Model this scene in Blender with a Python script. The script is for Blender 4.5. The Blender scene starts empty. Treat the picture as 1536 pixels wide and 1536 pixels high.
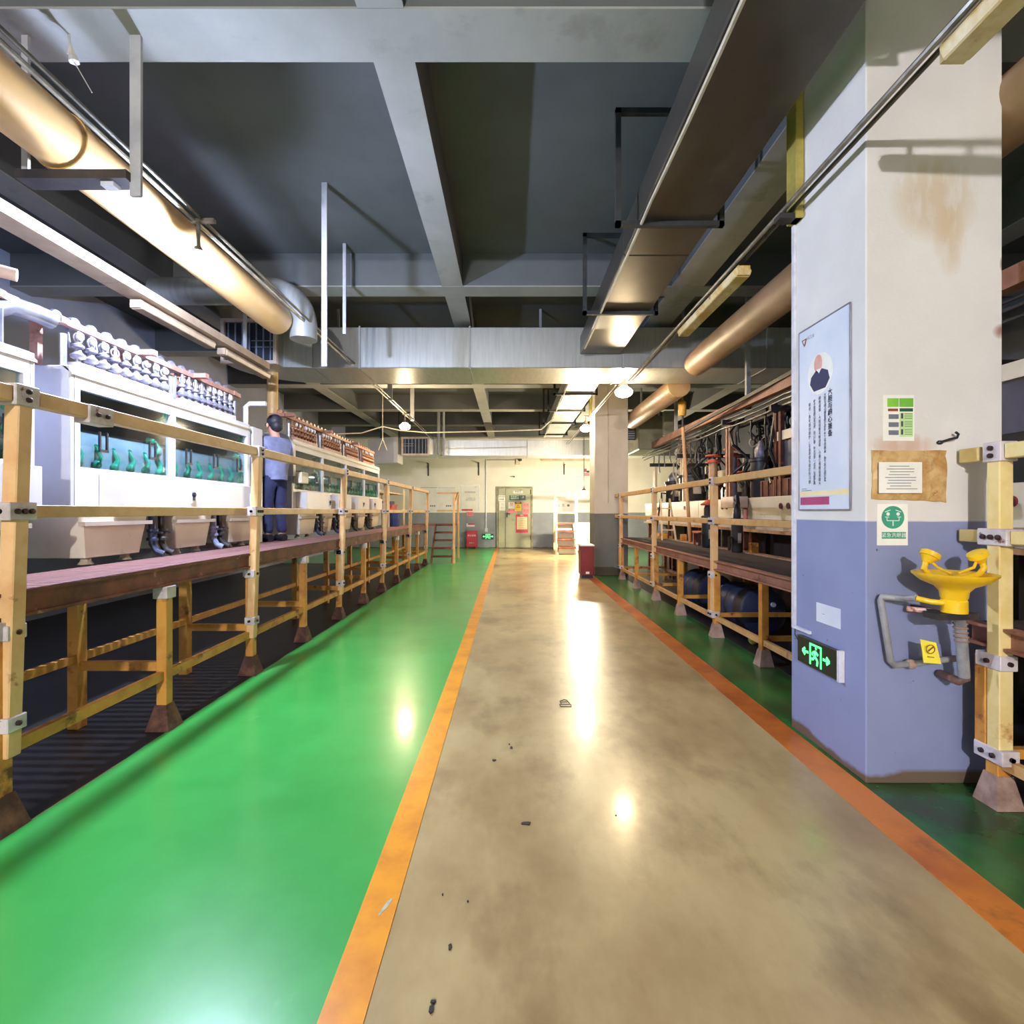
import bpy, bmesh, math, random
from mathutils import Vector, Matrix
random.seed(7)
sc = bpy.context.scene
C = sc.collection

# ------------------------------------------------------------------ camera
cam_d = bpy.data.cameras.new('camera'); cam = bpy.data.objects.new('camera', cam_d); C.objects.link(cam)
cam.location = (0, 0, 1.5); cam.rotation_euler = (math.pi/2, 0, 0)
cam_d.sensor_width = 36; cam_d.lens = 18.0; cam_d.clip_start = 0.05; cam_d.clip_end = 100
cam_d.shift_x = 2/1536; cam_d.shift_y = -1/1536
sc.camera = cam
# ------------------------------------------------------------------ world, exposure
w = bpy.data.worlds.new('world'); sc.world = w; w.use_nodes = True
w.node_tree.nodes['Background'].inputs[0].default_value = (0.35, 0.42, 0.6, 1)
w.node_tree.nodes['Background'].inputs[1].default_value = 0.02
sc.view_settings.view_transform = 'Standard'; sc.view_settings.look = 'None'
sc.view_settings.gamma = 1.0; sc.view_settings.use_curve_mapping = False
sc.view_settings.exposure = 0.45
# lamps of the hall: (x, y, z, colour, strength); built by hall_lamp() below, their bulbs are the light sources
LAMPS = [
    (-2.47, 4.05, 3.50, (0.62, 0.73, 1.0), 5400, 'glaring cool white bulb lamp above the near white plating cabinets', 0.45),
    (-2.50, 12.1, 3.50, (1.0, 0.76, 0.46), 330, 'warm bulb lamp on the conduit above the far end of the slatted walkway', 1.0),
    (1.90, 8.60, 3.50, (1.0, 0.76, 0.46), 170, 'warm bulb lamp just in front of the far column top', 1.15),
    (1.78, 12.15, 3.46, (1.0, 0.82, 0.55), 300, 'warm bulb lamp beside the aisle face of the far column', 1.0),
    (2.42, 16.9, 2.10, (1.0, 0.84, 0.58), 1600, 'low warm bulb lamp over the landing of the pale stair', 1.0),
    (-1.0, -6.0, 3.50, (1.0, 0.96, 0.95), 4200, 'bulb lamp hanging in mid hall behind the viewer', 1.0),
]

# ------------------------------------------------------------------ materials
M = {}
def lin(c):
    return tuple((v/12.92 if v <= 0.04045 else ((v+0.055)/1.055)**2.4) for v in [x/255 for x in c])
def mat(name, rgb, rough=0.5, metal=0.0, rgb2=None, scale=3.0, lo=0.42, hi=0.62, detail=6.0, bump=0.0, bscale=60, coat=0.0,
        stretch=(1, 1, 1), emit=None, estr=0.0, spec=0.5, rgb3=None, scale3=1.0, lo3=.55, hi3=.7, raw=False):
    m = bpy.data.materials.new(name); m.use_nodes = True; nt = m.node_tree; N = nt.nodes; L = nt.links
    b = N['Principled BSDF']
    cv = (lambda c: tuple(c)) if raw else lin
    b.inputs['Base Color'].default_value = (*cv(rgb), 1)
    b.inputs['Roughness'].default_value = rough; b.inputs['Metallic'].default_value = metal
    b.inputs['Coat Weight'].default_value = coat; b.inputs['Coat Roughness'].default_value = 0.12
    b.inputs['Specular IOR Level'].default_value = spec
    tc = N.new('ShaderNodeTexCoord'); mp = N.new('ShaderNodeMapping'); mp.inputs['Scale'].default_value = stretch
    L.new(tc.outputs['Object'], mp.inputs['Vector'])
    col = None
    if rgb2 is not None:
        n = N.new('ShaderNodeTexNoise'); n.inputs['Scale'].default_value = scale; n.inputs['Detail'].default_value = detail; n.inputs['Roughness'].default_value = .62
        L.new(mp.outputs['Vector'], n.inputs['Vector'])
        r = N.new('ShaderNodeValToRGB'); r.color_ramp.elements[0].position = lo; r.color_ramp.elements[1].position = hi
        r.color_ramp.elements[0].color = (*cv(rgb), 1); r.color_ramp.elements[1].color = (*cv(rgb2), 1)
        L.new(n.outputs['Fac'], r.inputs['Fac']); col = r.outputs['Color']
    if rgb3 is not None:
        n3 = N.new('ShaderNodeTexNoise'); n3.inputs['Scale'].default_value = scale3; n3.inputs['Detail'].default_value = 9; n3.inputs['Roughness'].default_value = .62
        L.new(mp.outputs['Vector'], n3.inputs['Vector'])
        mr = N.new('ShaderNodeMapRange'); mr.inputs['From Min'].default_value = lo3; mr.inputs['From Max'].default_value = hi3
        L.new(n3.outputs['Fac'], mr.inputs['Value'])
        mx = N.new('ShaderNodeMix'); mx.data_type = 'RGBA'
        L.new(mr.outputs['Result'], mx.inputs['Factor'])
        if col is not None: L.new(col, mx.inputs['A'])
        else: mx.inputs['A'].default_value = (*cv(rgb), 1)
        mx.inputs['B'].default_value = (*cv(rgb3), 1); col = mx.outputs['Result']
    if col is not None: L.new(col, b.inputs['Base Color'])
    if bump:
        nb = N.new('ShaderNodeTexNoise'); nb.inputs['Scale'].default_value = bscale; nb.inputs['Detail'].default_value = 4
        L.new(mp.outputs['Vector'], nb.inputs['Vector'])
        bp = N.new('ShaderNodeBump'); bp.inputs['Strength'].default_value = bump; bp.inputs['Distance'].default_value = 0.01
        L.new(nb.outputs['Fac'], bp.inputs['Height']); L.new(bp.outputs['Normal'], b.inputs['Normal'])
    if emit is not None:
        b.inputs['Emission Color'].default_value = (*emit, 1); b.inputs['Emission Strength'].default_value = estr
    M[name] = m
    return m

mat('beige_epoxy', (190, 170, 122), 0.29, rgb2=(150, 124, 84), scale=1.1, lo=.38, hi=.64, rgb3=(104, 78, 52), scale3=1.6, lo3=.50, hi3=.78, detail=12, bump=.07, bscale=3.5, coat=.25, stretch=(1, .6, 1))
mat('green_epoxy', (66, 172, 80), 0.29, rgb2=(52, 156, 66), scale=1.4, lo=.4, hi=.65, rgb3=(120, 190, 130), scale3=2.3, lo3=.66, hi3=.86, bump=.035, bscale=4, coat=.25)
mat('green_dark', (46, 110, 52), 0.25, rgb2=(48, 78, 40), scale=1.6, lo=.42, hi=.6, rgb3=(66, 50, 34), scale3=2.2, lo3=.55, hi3=.72, bump=.04, bscale=4)
mat('line_yellow', (236, 158, 38), 0.32, rgb2=(214, 136, 40), scale=4, lo=.42, hi=.66, rgb3=(178, 150, 92), scale3=5, lo3=.66, hi3=.74)
mat('line_orange', (206, 122, 46), 0.32, rgb2=(156, 76, 38), scale=1.3, lo=.38, hi=.62, rgb3=(110, 64, 40), scale3=3, lo3=.6, hi3=.75)
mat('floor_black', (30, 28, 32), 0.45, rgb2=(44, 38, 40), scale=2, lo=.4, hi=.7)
mat('chip_black', (30, 26, 30), 0.6, rgb2=(46, 40, 44), scale=30)
mat('chip_grey', (190, 186, 160), 0.5, rgb2=(160, 160, 140), scale=30)
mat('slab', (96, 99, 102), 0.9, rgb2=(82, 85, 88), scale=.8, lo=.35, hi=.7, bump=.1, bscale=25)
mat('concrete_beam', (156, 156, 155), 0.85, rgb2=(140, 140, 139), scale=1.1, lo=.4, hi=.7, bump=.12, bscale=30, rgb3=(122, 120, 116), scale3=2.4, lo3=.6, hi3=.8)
mat('plaster_flare_blue', (150, 156, 178), 0.9, rgb2=(132, 138, 162), scale=.7, lo=.4, hi=.7)  # left wall plaster, blue of the lamp flare put into its colour
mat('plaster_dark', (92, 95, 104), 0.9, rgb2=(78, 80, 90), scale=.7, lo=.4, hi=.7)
mat('steel_yellow', (206, 162, 106), 0.55, rgb2=(190, 142, 88), scale=5, lo=.45, hi=.65, rgb3=(110, 64, 40), scale3=7, lo3=.60, hi3=.70, bump=.08)
mat('steel_pale', (220, 178, 128), 0.5, rgb2=(206, 156, 106), scale=5, lo=.45, hi=.65, rgb3=(150, 92, 52), scale3=8, lo3=.64, hi3=.73, bump=.05)
mat('steel_butter', (228, 206, 144), 0.5, rgb2=(216, 186, 112), scale=4, lo=.45, hi=.65, rgb3=(176, 104, 50), scale3=6, lo3=.62, hi3=.74, bump=.05)
mat('steel_cream', (226, 205, 172), 0.5, rgb2=(210, 180, 140), scale=4, rgb3=(150, 110, 70), scale3=8, lo3=.62, hi3=.72)
mat('steel_gold', (206, 146, 62), 0.55, rgb2=(184, 118, 50), scale=5, lo=.45, hi=.65, rgb3=(92, 50, 30), scale3=6, lo3=.58, hi3=.68, bump=.08)
mat('steel_rust', (122, 66, 48), 0.7, rgb2=(84, 44, 36), scale=6, lo=.4, hi=.62, rgb3=(190, 140, 110), scale3=9, lo3=.62, hi3=.72, bump=.12)
mat('steel_salmon', (162, 112, 92), 0.6, rgb2=(134, 86, 68), scale=4, lo=.4, hi=.65, rgb3=(90, 48, 34), scale3=7, lo3=.6, hi3=.72)
mat('foot_rust', (70, 40, 34), 0.8, rgb2=(120, 80, 60), scale=8, lo=.45, hi=.7, bump=.15)
mat('bracket_white', (205, 195, 198), 0.5, rgb2=(180, 166, 166), scale=9, rgb3=(110, 60, 40), scale3=16, lo3=.62, hi3=.70)
mat('bolt_dark', (44, 30, 34), 0.5, 0.4, rgb2=(70, 44, 40), scale=30)
mat('deck_slat', (150, 108, 104), 0.7, rgb2=(112, 74, 74), scale=5, lo=.4, hi=.66, bump=.1)
mat('deck_dark', (58, 44, 48), 0.75, rgb2=(44, 34, 38), scale=3, lo=.4, hi=.7, bump=.1)
mat('deck_edge', (168, 140, 126), 0.7, rgb2=(130, 100, 90), scale=6)
mat('white_panel', (218, 216, 222), 0.35, rgb2=(206, 203, 208), scale=1.6, lo=.4, hi=.7, rgb3=(196, 186, 176), scale3=3, lo3=.66, hi3=.85)
mat('grey_panel', (196, 196, 206), 0.45, rgb2=(182, 182, 192), scale=2, lo=.4, hi=.7)
mat('cream_panel', (226, 216, 198), 0.45, rgb2=(212, 200, 178), scale=2.2, lo=.4, hi=.7, rgb3=(168, 142, 112), scale3=4, lo3=.62, hi3=.8)
mat('cream_lower', (190, 176, 160), 0.5, rgb2=(176, 160, 142), scale=2)
mat('wet_grey', (176, 182, 182), 0.2, rgb2=(154, 166, 168), scale=3, coat=.5)
mat('inner_teal', (96, 128, 172), 0.5, rgb2=(80, 112, 160), scale=3)
mat('nozzle_green', (40, 190, 140), 0.35, rgb2=(30, 120, 92), scale=8)
mat('nozzle_dark', (30, 70, 60), 0.4, rgb2=(24, 50, 46), scale=8)
mat('black_plastic', (30, 30, 38), 0.4, rgb2=(42, 42, 50), scale=6)
mat('dark_iron', (44, 42, 46), 0.55, 0.2, rgb2=(64, 56, 54), scale=7, bump=.08)
mat('hanger_iron', (34, 38, 42), 0.7, rgb2=(48, 50, 52), scale=8)
mat('steel_grey', (164, 164, 176), 0.35, 0.6, rgb2=(136, 136, 150), scale=5)
mat('valve_grey', (150, 148, 164), 0.4, 0.35, rgb2=(112, 110, 130), scale=8)
mat('valve_copper', (176, 128, 104), 0.45, 0.35, rgb2=(140, 96, 76), scale=8)
mat('dial_white', (214, 214, 226), 0.3, rgb2=(196, 196, 210), scale=12)
mat('manifold_white', (224, 218, 220), 0.4, rgb2=(200, 186, 182), scale=8)
mat('copper_rail', (186, 140, 126), 0.5, rgb2=(160, 112, 98), scale=5, rgb3=(110, 70, 60), scale3=8, lo3=.62, hi3=.74)
mat('pipe_blue', (140, 146, 176), 0.4, rgb2=(120, 126, 156), scale=6)
mat('galvanised', (188, 190, 190), 0.34, 0.55, rgb2=(172, 174, 174), scale=4, lo=.4, hi=.7, stretch=(6, 1, .5))
mat('galvanised_shaded', (92, 86, 80), 0.34, 0.55, rgb2=(76, 72, 68), scale=1.6, lo=.4, hi=.7, rgb3=(110, 96, 80), scale3=3, lo3=.6, hi3=.8)  # darker copy of galvanised: shade of the unlit near run put into the colour
mat('pipe_cream', (218, 182, 128), 0.42, rgb2=(206, 162, 104), scale=1.5, lo=.4, hi=.7)
mat('pipe_tan', (176, 140, 112), 0.45, rgb2=(140, 116, 78), scale=1.6, lo=.4, hi=.7)
mat('frame_pink', (226, 206, 196), 0.5, rgb2=(206, 180, 168), scale=5)
mat('grille_dark', (40, 48, 62), 0.6, rgb2=(30, 36, 48), scale=4)
mat('grille_blade', (150, 160, 184), 0.4, .3, rgb2=(120, 130, 156), scale=5)
mat('strap_grey', (176, 176, 182), 0.6, rgb2=(158, 158, 166), scale=4)
mat('olive', (176, 160, 74), 0.55, rgb2=(140, 128, 60), scale=4, rgb3=(100, 96, 60), scale3=5, lo3=.6, hi3=.75)
mat('conduit', (150, 146, 136), 0.35, .6, rgb2=(120, 116, 106), scale=8)
mat('conduit_dark', (96, 90, 80), 0.4, .4, rgb2=(70, 66, 60), scale=8)
mat('cable_white', (200, 190, 172), 0.5, rgb2=(180, 170, 150), scale=6)
mat('batten', (196, 164, 92), 0.45, rgb2=(222, 206, 168), scale=6, lo=.42, hi=.6, rgb3=(140, 72, 34), scale3=9, lo3=.6, hi3=.7)
mat('batten_pale', (186, 164, 142), 0.4, rgb2=(168, 146, 126), scale=5)
mat('lamp_cap', (120, 110, 100), 0.5, .3, rgb2=(90, 84, 78), scale=8)
mat('door_green', (168, 172, 140), 0.4, rgb2=(156, 158, 128), scale=2, rgb3=(120, 116, 84), scale3=3, lo3=.64, hi3=.8)
mat('door_frame', (152, 152, 116), 0.45, rgb2=(128, 122, 84), scale=5)
mat('paper', (240, 238, 232), 0.7, rgb2=(230, 228, 220), scale=4)
mat('paper_blue', (216, 222, 236), 0.35, rgb2=(204, 212, 230), scale=2)
mat('paper_warm', (240, 226, 180), 0.5, rgb2=(234, 214, 160), scale=3)
mat('ink', (52, 56, 72), 0.7, rgb2=(62, 66, 82), scale=20)
mat('ink_grey', (104, 108, 124), 0.7, rgb2=(116, 120, 134), scale=20)
mat('ink_white', (236, 240, 236), 0.6, rgb2=(226, 232, 228), scale=20)
mat('print_magenta', (176, 66, 116), 0.5, rgb2=(166, 58, 106), scale=9)
mat('print_navy', (40, 44, 92), 0.5, rgb2=(34, 38, 80), scale=9)
mat('print_skin', (222, 168, 156), 0.5, rgb2=(206, 146, 136), scale=9)
mat('print_green', (132, 196, 70), 0.5, rgb2=(112, 180, 60), scale=9)
mat('print_pale_green', (196, 224, 160), 0.5, rgb2=(182, 214, 150), scale=9)
mat('print_dark_green', (40, 92, 66), 0.5, rgb2=(36, 84, 58), scale=9)
mat('print_teal', (62, 158, 128), 0.45, rgb2=(56, 148, 118), scale=9)
mat('print_red', (206, 62, 84), 0.5, rgb2=(192, 54, 74), scale=9)
mat('print_pink', (236, 140, 146), 0.5, rgb2=(228, 126, 136), scale=9)
mat('print_yellow', (244, 214, 60), 0.5, rgb2=(236, 202, 54), scale=9)
mat('print_brown', (140, 74, 40), 0.5, rgb2=(124, 64, 36), scale=9)
mat('bag_brown', (206, 172, 120), 0.4, rgb2=(176, 132, 76), scale=9, lo=.42, hi=.62, rgb3=(170, 92, 44), scale3=14, lo3=.62, hi3=.7, bump=.3, bscale=30)
mat('tag_yellow', (232, 216, 40), 0.5, rgb2=(222, 204, 40), scale=9)
mat('eyewash_yellow', (238, 194, 34), 0.3, rgb2=(226, 176, 30), scale=5, rgb3=(190, 130, 30), scale3=8, lo3=.62, hi3=.76)
mat('pipe_grey', (150, 150, 154), 0.5, rgb2=(126, 124, 128), scale=9, rgb3=(110, 90, 80), scale3=10, lo3=.6, hi3=.72)
mat('pipe_rust', (120, 90, 84), 0.6, rgb2=(90, 66, 64), scale=9)
mat('tape_pink', (226, 186, 176), 0.6, rgb2=(150, 70, 60), scale=14, lo=.5, hi=.6)
mat('red_box', (202, 44, 66), 0.4, rgb2=(186, 38, 58), scale=3)
mat('red_dark', (132, 34, 44), 0.4, rgb2=(112, 28, 38), scale=3)
mat('exit_black', (20, 34, 28), 0.3, rgb2=(16, 28, 24), scale=6)
mat('exit_glow', (60, 250, 110), 0.5, emit=(0.08, 1.0, 0.2), estr=2.2)
mat('blue_plastic', (70, 92, 158), 0.4, rgb2=(60, 80, 144), scale=3)
mat('drum_blue', (56, 64, 96), 0.35, rgb2=(40, 46, 74), scale=2)
mat('red_plastic', (190, 66, 60), 0.45, rgb2=(170, 54, 52), scale=3)
mat('flange_red', (196, 92, 72), 0.5, rgb2=(166, 70, 56), scale=6)
mat('tan_wood', (190, 148, 110), 0.6, rgb2=(166, 122, 88), scale=4, stretch=(3, 3, .4))
mat('lantern_yellow', (226, 176, 84), 0.4, rgb2=(206, 152, 66), scale=4)
mat('duct_olive', (150, 148, 124), 0.45, .2, rgb2=(130, 128, 106), scale=3)
mat('skin', (206, 156, 132), 0.5, rgb2=(192, 140, 118), scale=8)
mat('hair', (34, 32, 44), 0.6, rgb2=(46, 42, 54), scale=40)
mat('shirt', (128, 132, 166), 0.85, rgb2=(112, 116, 150), scale=8, bump=.15, bscale=20)
mat('trousers', (42, 46, 84), 0.85, rgb2=(34, 38, 70), scale=8)
mat('shoe_black', (26, 24, 28), 0.5, rgb2=(36, 34, 38), scale=8)
mat('float_yellow', (220, 214, 110), 0.4, rgb2=(206, 196, 96), scale=5)
mat('cobweb', (200, 196, 190), 0.8, rgb2=(180, 176, 170), scale=20)

def glass_mat(name, tint, gloss=0.12):
    m = bpy.data.materials.new(name); m.use_nodes = True; nt = m.node_tree; N = nt.nodes; L = nt.links
    N.remove(N['Principled BSDF']); out = N['Material Output']
    t = N.new('ShaderNodeBsdfTransparent'); t.inputs[0].default_value = (*tint, 1)
    g = N.new('ShaderNodeBsdfGlossy'); g.inputs['Roughness'].default_value = 0.06
    x = N.new('ShaderNodeMixShader'); x.inputs[0].default_value = gloss; L.new(t.outputs[0], x.inputs[1]); L.new(g.outputs[0], x.inputs[2])
    L.new(x.outputs[0], out.inputs[0]); M[name] = m
glass_mat('pane_glass', (0.75, 0.83, 0.87), .09)

def painted_wall(name, upper, upper2, lower, lower2, split, dirt, base_z=0.10, stain=None):
    """two-tone painted masonry: white above, grey-blue dado below, grime with shapes of its own"""
    m = bpy.data.materials.new(name); m.use_nodes = True; nt = m.node_tree; N = nt.nodes; L = nt.links
    b = N['Principled BSDF']; b.inputs['Roughness'].default_value = 0.62
    tc = N.new('ShaderNodeTexCoord'); sp = N.new('ShaderNodeSeparateXYZ'); L.new(tc.outputs['Object'], sp.inputs[0])
    n = N.new('ShaderNodeTexNoise'); n.inputs['Scale'].default_value = 2.2; n.inputs['Detail'].default_value = 7; L.new(tc.outputs['Object'], n.inputs['Vector'])
    def mix(f, a, bb):
        x = N.new('ShaderNodeMix'); x.data_type = 'RGBA'
        if isinstance(f, float): x.inputs['Factor'].default_value = f
        else: L.new(f, x.inputs['Factor'])
        for s, v in (('A', a), ('B', bb)):
            if isinstance(v, tuple): x.inputs[s].default_value = (*lin(v), 1)
            else: L.new(v, x.inputs[s])
        return x.outputs['Result']
    def rng(v, a, bb):
        r = N.new('ShaderNodeMapRange'); r.inputs['From Min'].default_value = a; r.inputs['From Max'].default_value = bb; L.new(v, r.inputs['Value']); return r.outputs['Result']
    def math_(op, a, bb):
        x = N.new('ShaderNodeMath'); x.operation = op; x.use_clamp = (op == 'MULTIPLY')
        for i, v in enumerate((a, bb)):
            if isinstance(v, (int, float)): x.inputs[i].default_value = v
            else: L.new(v, x.inputs[i])
        return x.outputs[0]
    nf = n.outputs['Fac']
    up = mix(rng(nf, .35, .7), upper, upper2); lo_ = mix(rng(nf, .35, .7), lower, lower2)
    # scratches and flecks in the dado
    n2 = N.new('ShaderNodeTexNoise'); n2.inputs['Scale'].default_value = 22; n2.inputs['Detail'].default_value = 3; L.new(tc.outputs['Object'], n2.inputs['Vector'])
    lo_ = mix(rng(n2.outputs['Fac'], .72, .76), lo_, (64, 62, 84))
    zz = math_('ADD', sp.outputs['Z'], math_('MULTIPLY', math_('SUBTRACT', nf, .5), .03))
    c = mix(rng(zz, split-.004, split+.004), lo_, up)
    zb = math_('ADD', sp.outputs['Z'], math_('MULTIPLY', math_('SUBTRACT', nf, .5), -.25))
    c = mix(rng(zb, base_z+.015, base_z-.01), c, dirt)
    if stain:
        for (x0, z0, rx, rz, col, amt) in stain:
            dx = math_('DIVIDE', math_('SUBTRACT', sp.outputs['X'], x0), rx); dz = math_('DIVIDE', math_('SUBTRACT', sp.outputs['Z'], z0), rz)
            d = math_('ADD', math_('MULTIPLY', dx, dx), 0); d.node.use_clamp = False
            px = N.new('ShaderNodeMath'); px.operation = 'POWER'; L.new(math_('ABSOLUTE', dx, 0), px.inputs[0]); px.inputs[1].default_value = 2
            pz = N.new('ShaderNodeMath'); pz.operation = 'POWER'; L.new(math_('ABSOLUTE', dz, 0), pz.inputs[0]); pz.inputs[1].default_value = 2
            s = math_('ADD', px.outputs[0], pz.outputs[0])
            n4 = N.new('ShaderNodeTexNoise'); n4.inputs['Scale'].default_value = 9; n4.inputs['Detail'].default_value = 8
            mp = N.new('ShaderNodeMapping'); mp.inputs['Scale'].default_value = (2, 2, .6); L.new(tc.outputs['Object'], mp.inputs[0]); L.new(mp.outputs[0], n4.inputs['Vector'])
            k = math_('ADD', s, math_('MULTIPLY', math_('SUBTRACT', n4.outputs['Fac'], .5), 2.4))
            k.node.use_clamp = False
            f = math_('MULTIPLY', rng(k, 1.0, .1), amt)
            c = mix(f, c, col)
    L.new(c, b.inputs['Base Color'])
    nb = N.new('ShaderNodeTexNoise'); nb.inputs['Scale'].default_value = 45; L.new(tc.outputs['Object'], nb.inputs['Vector'])
    bp = N.new('ShaderNodeBump'); bp.inputs['Strength'].default_value = .12; bp.inputs['Distance'].default_value = .01
    L.new(nb.outputs['Fac'], bp.inputs['Height']); L.new(bp.outputs['Normal'], b.inputs['Normal'])
    M[name] = m
painted_wall('column_paint', (222, 218, 216), (210, 206, 204), (136, 144, 184), (126, 134, 172), 1.445, (104, 86, 72), base_z=.07,
             stain=[(2.34, 3.22, .26, .26, (186, 158, 104), .55), (2.42, 3.0, .10, .22, (190, 160, 110), .5), (2.72, 2.49, .07, .05, (140, 72, 46), .9), (2.72, 2.86, .03, .06, (110, 60, 46), .9), (2.16, 1.86, .20, .08, (196, 150, 120), .7)])
painted_wall('column_paint_far', (214, 204, 190), (200, 188, 172), (116, 116, 112), (100, 100, 98), 1.45, (70, 58, 46), base_z=.2)
painted_wall('hall_wall', (246, 242, 230), (238, 232, 218), (150, 156, 164), (134, 140, 148), 1.45, (90, 84, 70), base_z=.04)

# ------------------------------------------------------------------ mesh helpers
class MB:
    def __init__(s): s.v = []; s.f = []
    def add(s, vs, fs):
        o = len(s.v); s.v += [tuple(v) for v in vs]; s.f += [tuple(i+o for i in f) for f in fs]; return s
    def box(s, a, b):
        x0, y0, z0 = a; x1, y1, z1 = b
        return s.hexa([(x0, y0, z0), (x1, y0, z0), (x1, y1, z0), (x0, y1, z0), (x0, y0, z1), (x1, y0, z1), (x1, y1, z1), (x0, y1, z1)])
    def hexa(s, p):
        return s.add(p, [(0, 3, 2, 1), (4, 5, 6, 7), (0, 1, 5, 4), (1, 2, 6, 5), (2, 3, 7, 6), (3, 0, 4, 7)])
    def bar(s, p0, p1, wx, wy, up=(0, 0, 1)):
        p0 = Vector(p0); p1 = Vector(p1); d = (p1-p0).normalized(); up = Vector(up)
        if abs(d.dot(up)) > .99: up = Vector((0, 1, 0))
        a = d.cross(up).normalized(); u = a.cross(d).normalized(); a *= wx/2; u *= wy/2
        return s.hexa([p0-a-u, p0+a-u, p1+a-u, p1-a-u, p0-a+u, p0+a+u, p1+a+u, p1-a+u])
    def tube(s, pts, r, n=10, cap=True):
        pts = [Vector(p) for p in pts]; rs = r if isinstance(r, (list, tuple)) else [r]*len(pts)
        vs = []; fs = []; a = None
        for i, p in enumerate(pts):
            d = (pts[min(i+1, len(pts)-1)]-pts[max(i-1, 0)]).normalized()
            if a is None:
                a = d.cross(Vector((0, 0, 1)))
                if a.length < .05: a = d.cross(Vector((1, 0, 0)))
            a = (a-d*a.dot(d)).normalized(); b = d.cross(a)
            for k in range(n):
                t = 2*math.pi*k/n; vs.append(p+(a*math.cos(t)+b*math.sin(t))*rs[i])
        for i in range(len(pts)-1):
            for k in range(n):
                fs.append((i*n+k, i*n+(k+1) % n, (i+1)*n+(k+1) % n, (i+1)*n+k))
        if cap: fs += [tuple(reversed(range(n))), tuple((len(pts)-1)*n+k for k in range(n))]
        return s.add(vs, fs)
    def lathe(s, c, prof, n=20, axis='z', cap=True):
        vs = []; fs = []
        for (r, h) in prof:
            for k in range(n):
                t = 2*math.pi*k/n; q = (r*math.cos(t), r*math.sin(t), h)
                if axis == 'x': q = (q[2], q[0], q[1])
                if axis == 'y': q = (q[0], q[2], q[1])
                vs.append((c[0]+q[0], c[1]+q[1], c[2]+q[2]))
        m = len(prof)
        for i in range(m-1):
            for k in range(n): fs.append((i*n+k, i*n+(k+1) % n, (i+1)*n+(k+1) % n, (i+1)*n+k))
        if cap: fs += [tuple(reversed(range(n))), tuple((m-1)*n+k for k in range(n))]
        return s.add(vs, fs)
    def torus(s, c, R, r, axis='z', n=20, m=8, a0=0, a1=2*math.pi):
        full = abs(a1-a0-2*math.pi) < 1e-6; vs = []; fs = []; nn = n if full else n+1
        for i in range(nn):
            t = a0+(a1-a0)*i/n
            for k in range(m):
                u = 2*math.pi*k/m; q = ((R+r*math.cos(u))*math.cos(t), (R+r*math.cos(u))*math.sin(t), r*math.sin(u))
                if axis == 'x': q = (q[2], q[0], q[1])
                if axis == 'y': q = (q[0], q[2], q[1])
                vs.append((c[0]+q[0], c[1]+q[1], c[2]+q[2]))
        for i in range(n):
            j = (i+1) % nn
            for k in range(m): fs.append((i*m+k, i*m+(k+1) % m, j*m+(k+1) % m, j*m+k))
        return s.add(vs, fs)
    def prism(s, poly, lo, hi, axis='y'):
        """poly: 2-D points; axis y -> (x,z), x -> (y,z), z -> (x,y); extruded lo..hi along axis"""
        def P(a, b, h): return {'y': (a, h, b), 'x': (h, a, b), 'z': (a, b, h)}[axis]
        n = len(poly); vs = [P(a, b, lo) for a, b in poly]+[P(a, b, hi) for a, b in poly]
        fs = [tuple(range(n)), tuple(reversed(range(n, 2*n)))]+[(i, i+n, (i+1) % n+n, (i+1) % n) for i in range(n)]
        return s.add(vs, fs)
    def ball(s, c, r, n=12, m=8):
        rx, ry, rz = r if isinstance(r, (tuple, list)) else (r, r, r)
        prof = [(math.sin(math.pi*(i+.02)/(m+.04)), -math.cos(math.pi*(i+.02)/(m+.04))) for i in range(m+1)]
        o = len(s.v); s.lathe((0, 0, 0), prof, n)
        for i in range(o, len(s.v)): x, y, z = s.v[i]; s.v[i] = (c[0]+x*rx, c[1]+y*ry, c[2]+z*rz)
        return s
    def mesh(s, name, m, smooth=False, bevel=0.0):
        me = bpy.data.meshes.new(name); me.from_pydata(s.v, [], s.f)
        bm = bmesh.new(); bm.from_mesh(me)
        bmesh.ops.recalc_face_normals(bm, faces=bm.faces)
        if bevel: bmesh.ops.bevel(bm, geom=list(bm.edges), offset=bevel, segments=1, affect='EDGES', profile=.5)
        bm.to_mesh(me); bm.free()
        if smooth:
            me.shade_smooth()
            try: me.set_sharp_from_angle(angle=math.radians(42))
            except Exception: pass
        me.materials.append(M[m]); return me
    def build(s, name, m, parent=None, smooth=False, bevel=0.0, kind=None, label=None):
        return link(name, s.mesh(name, m, smooth, bevel), parent, kind, label)

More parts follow.
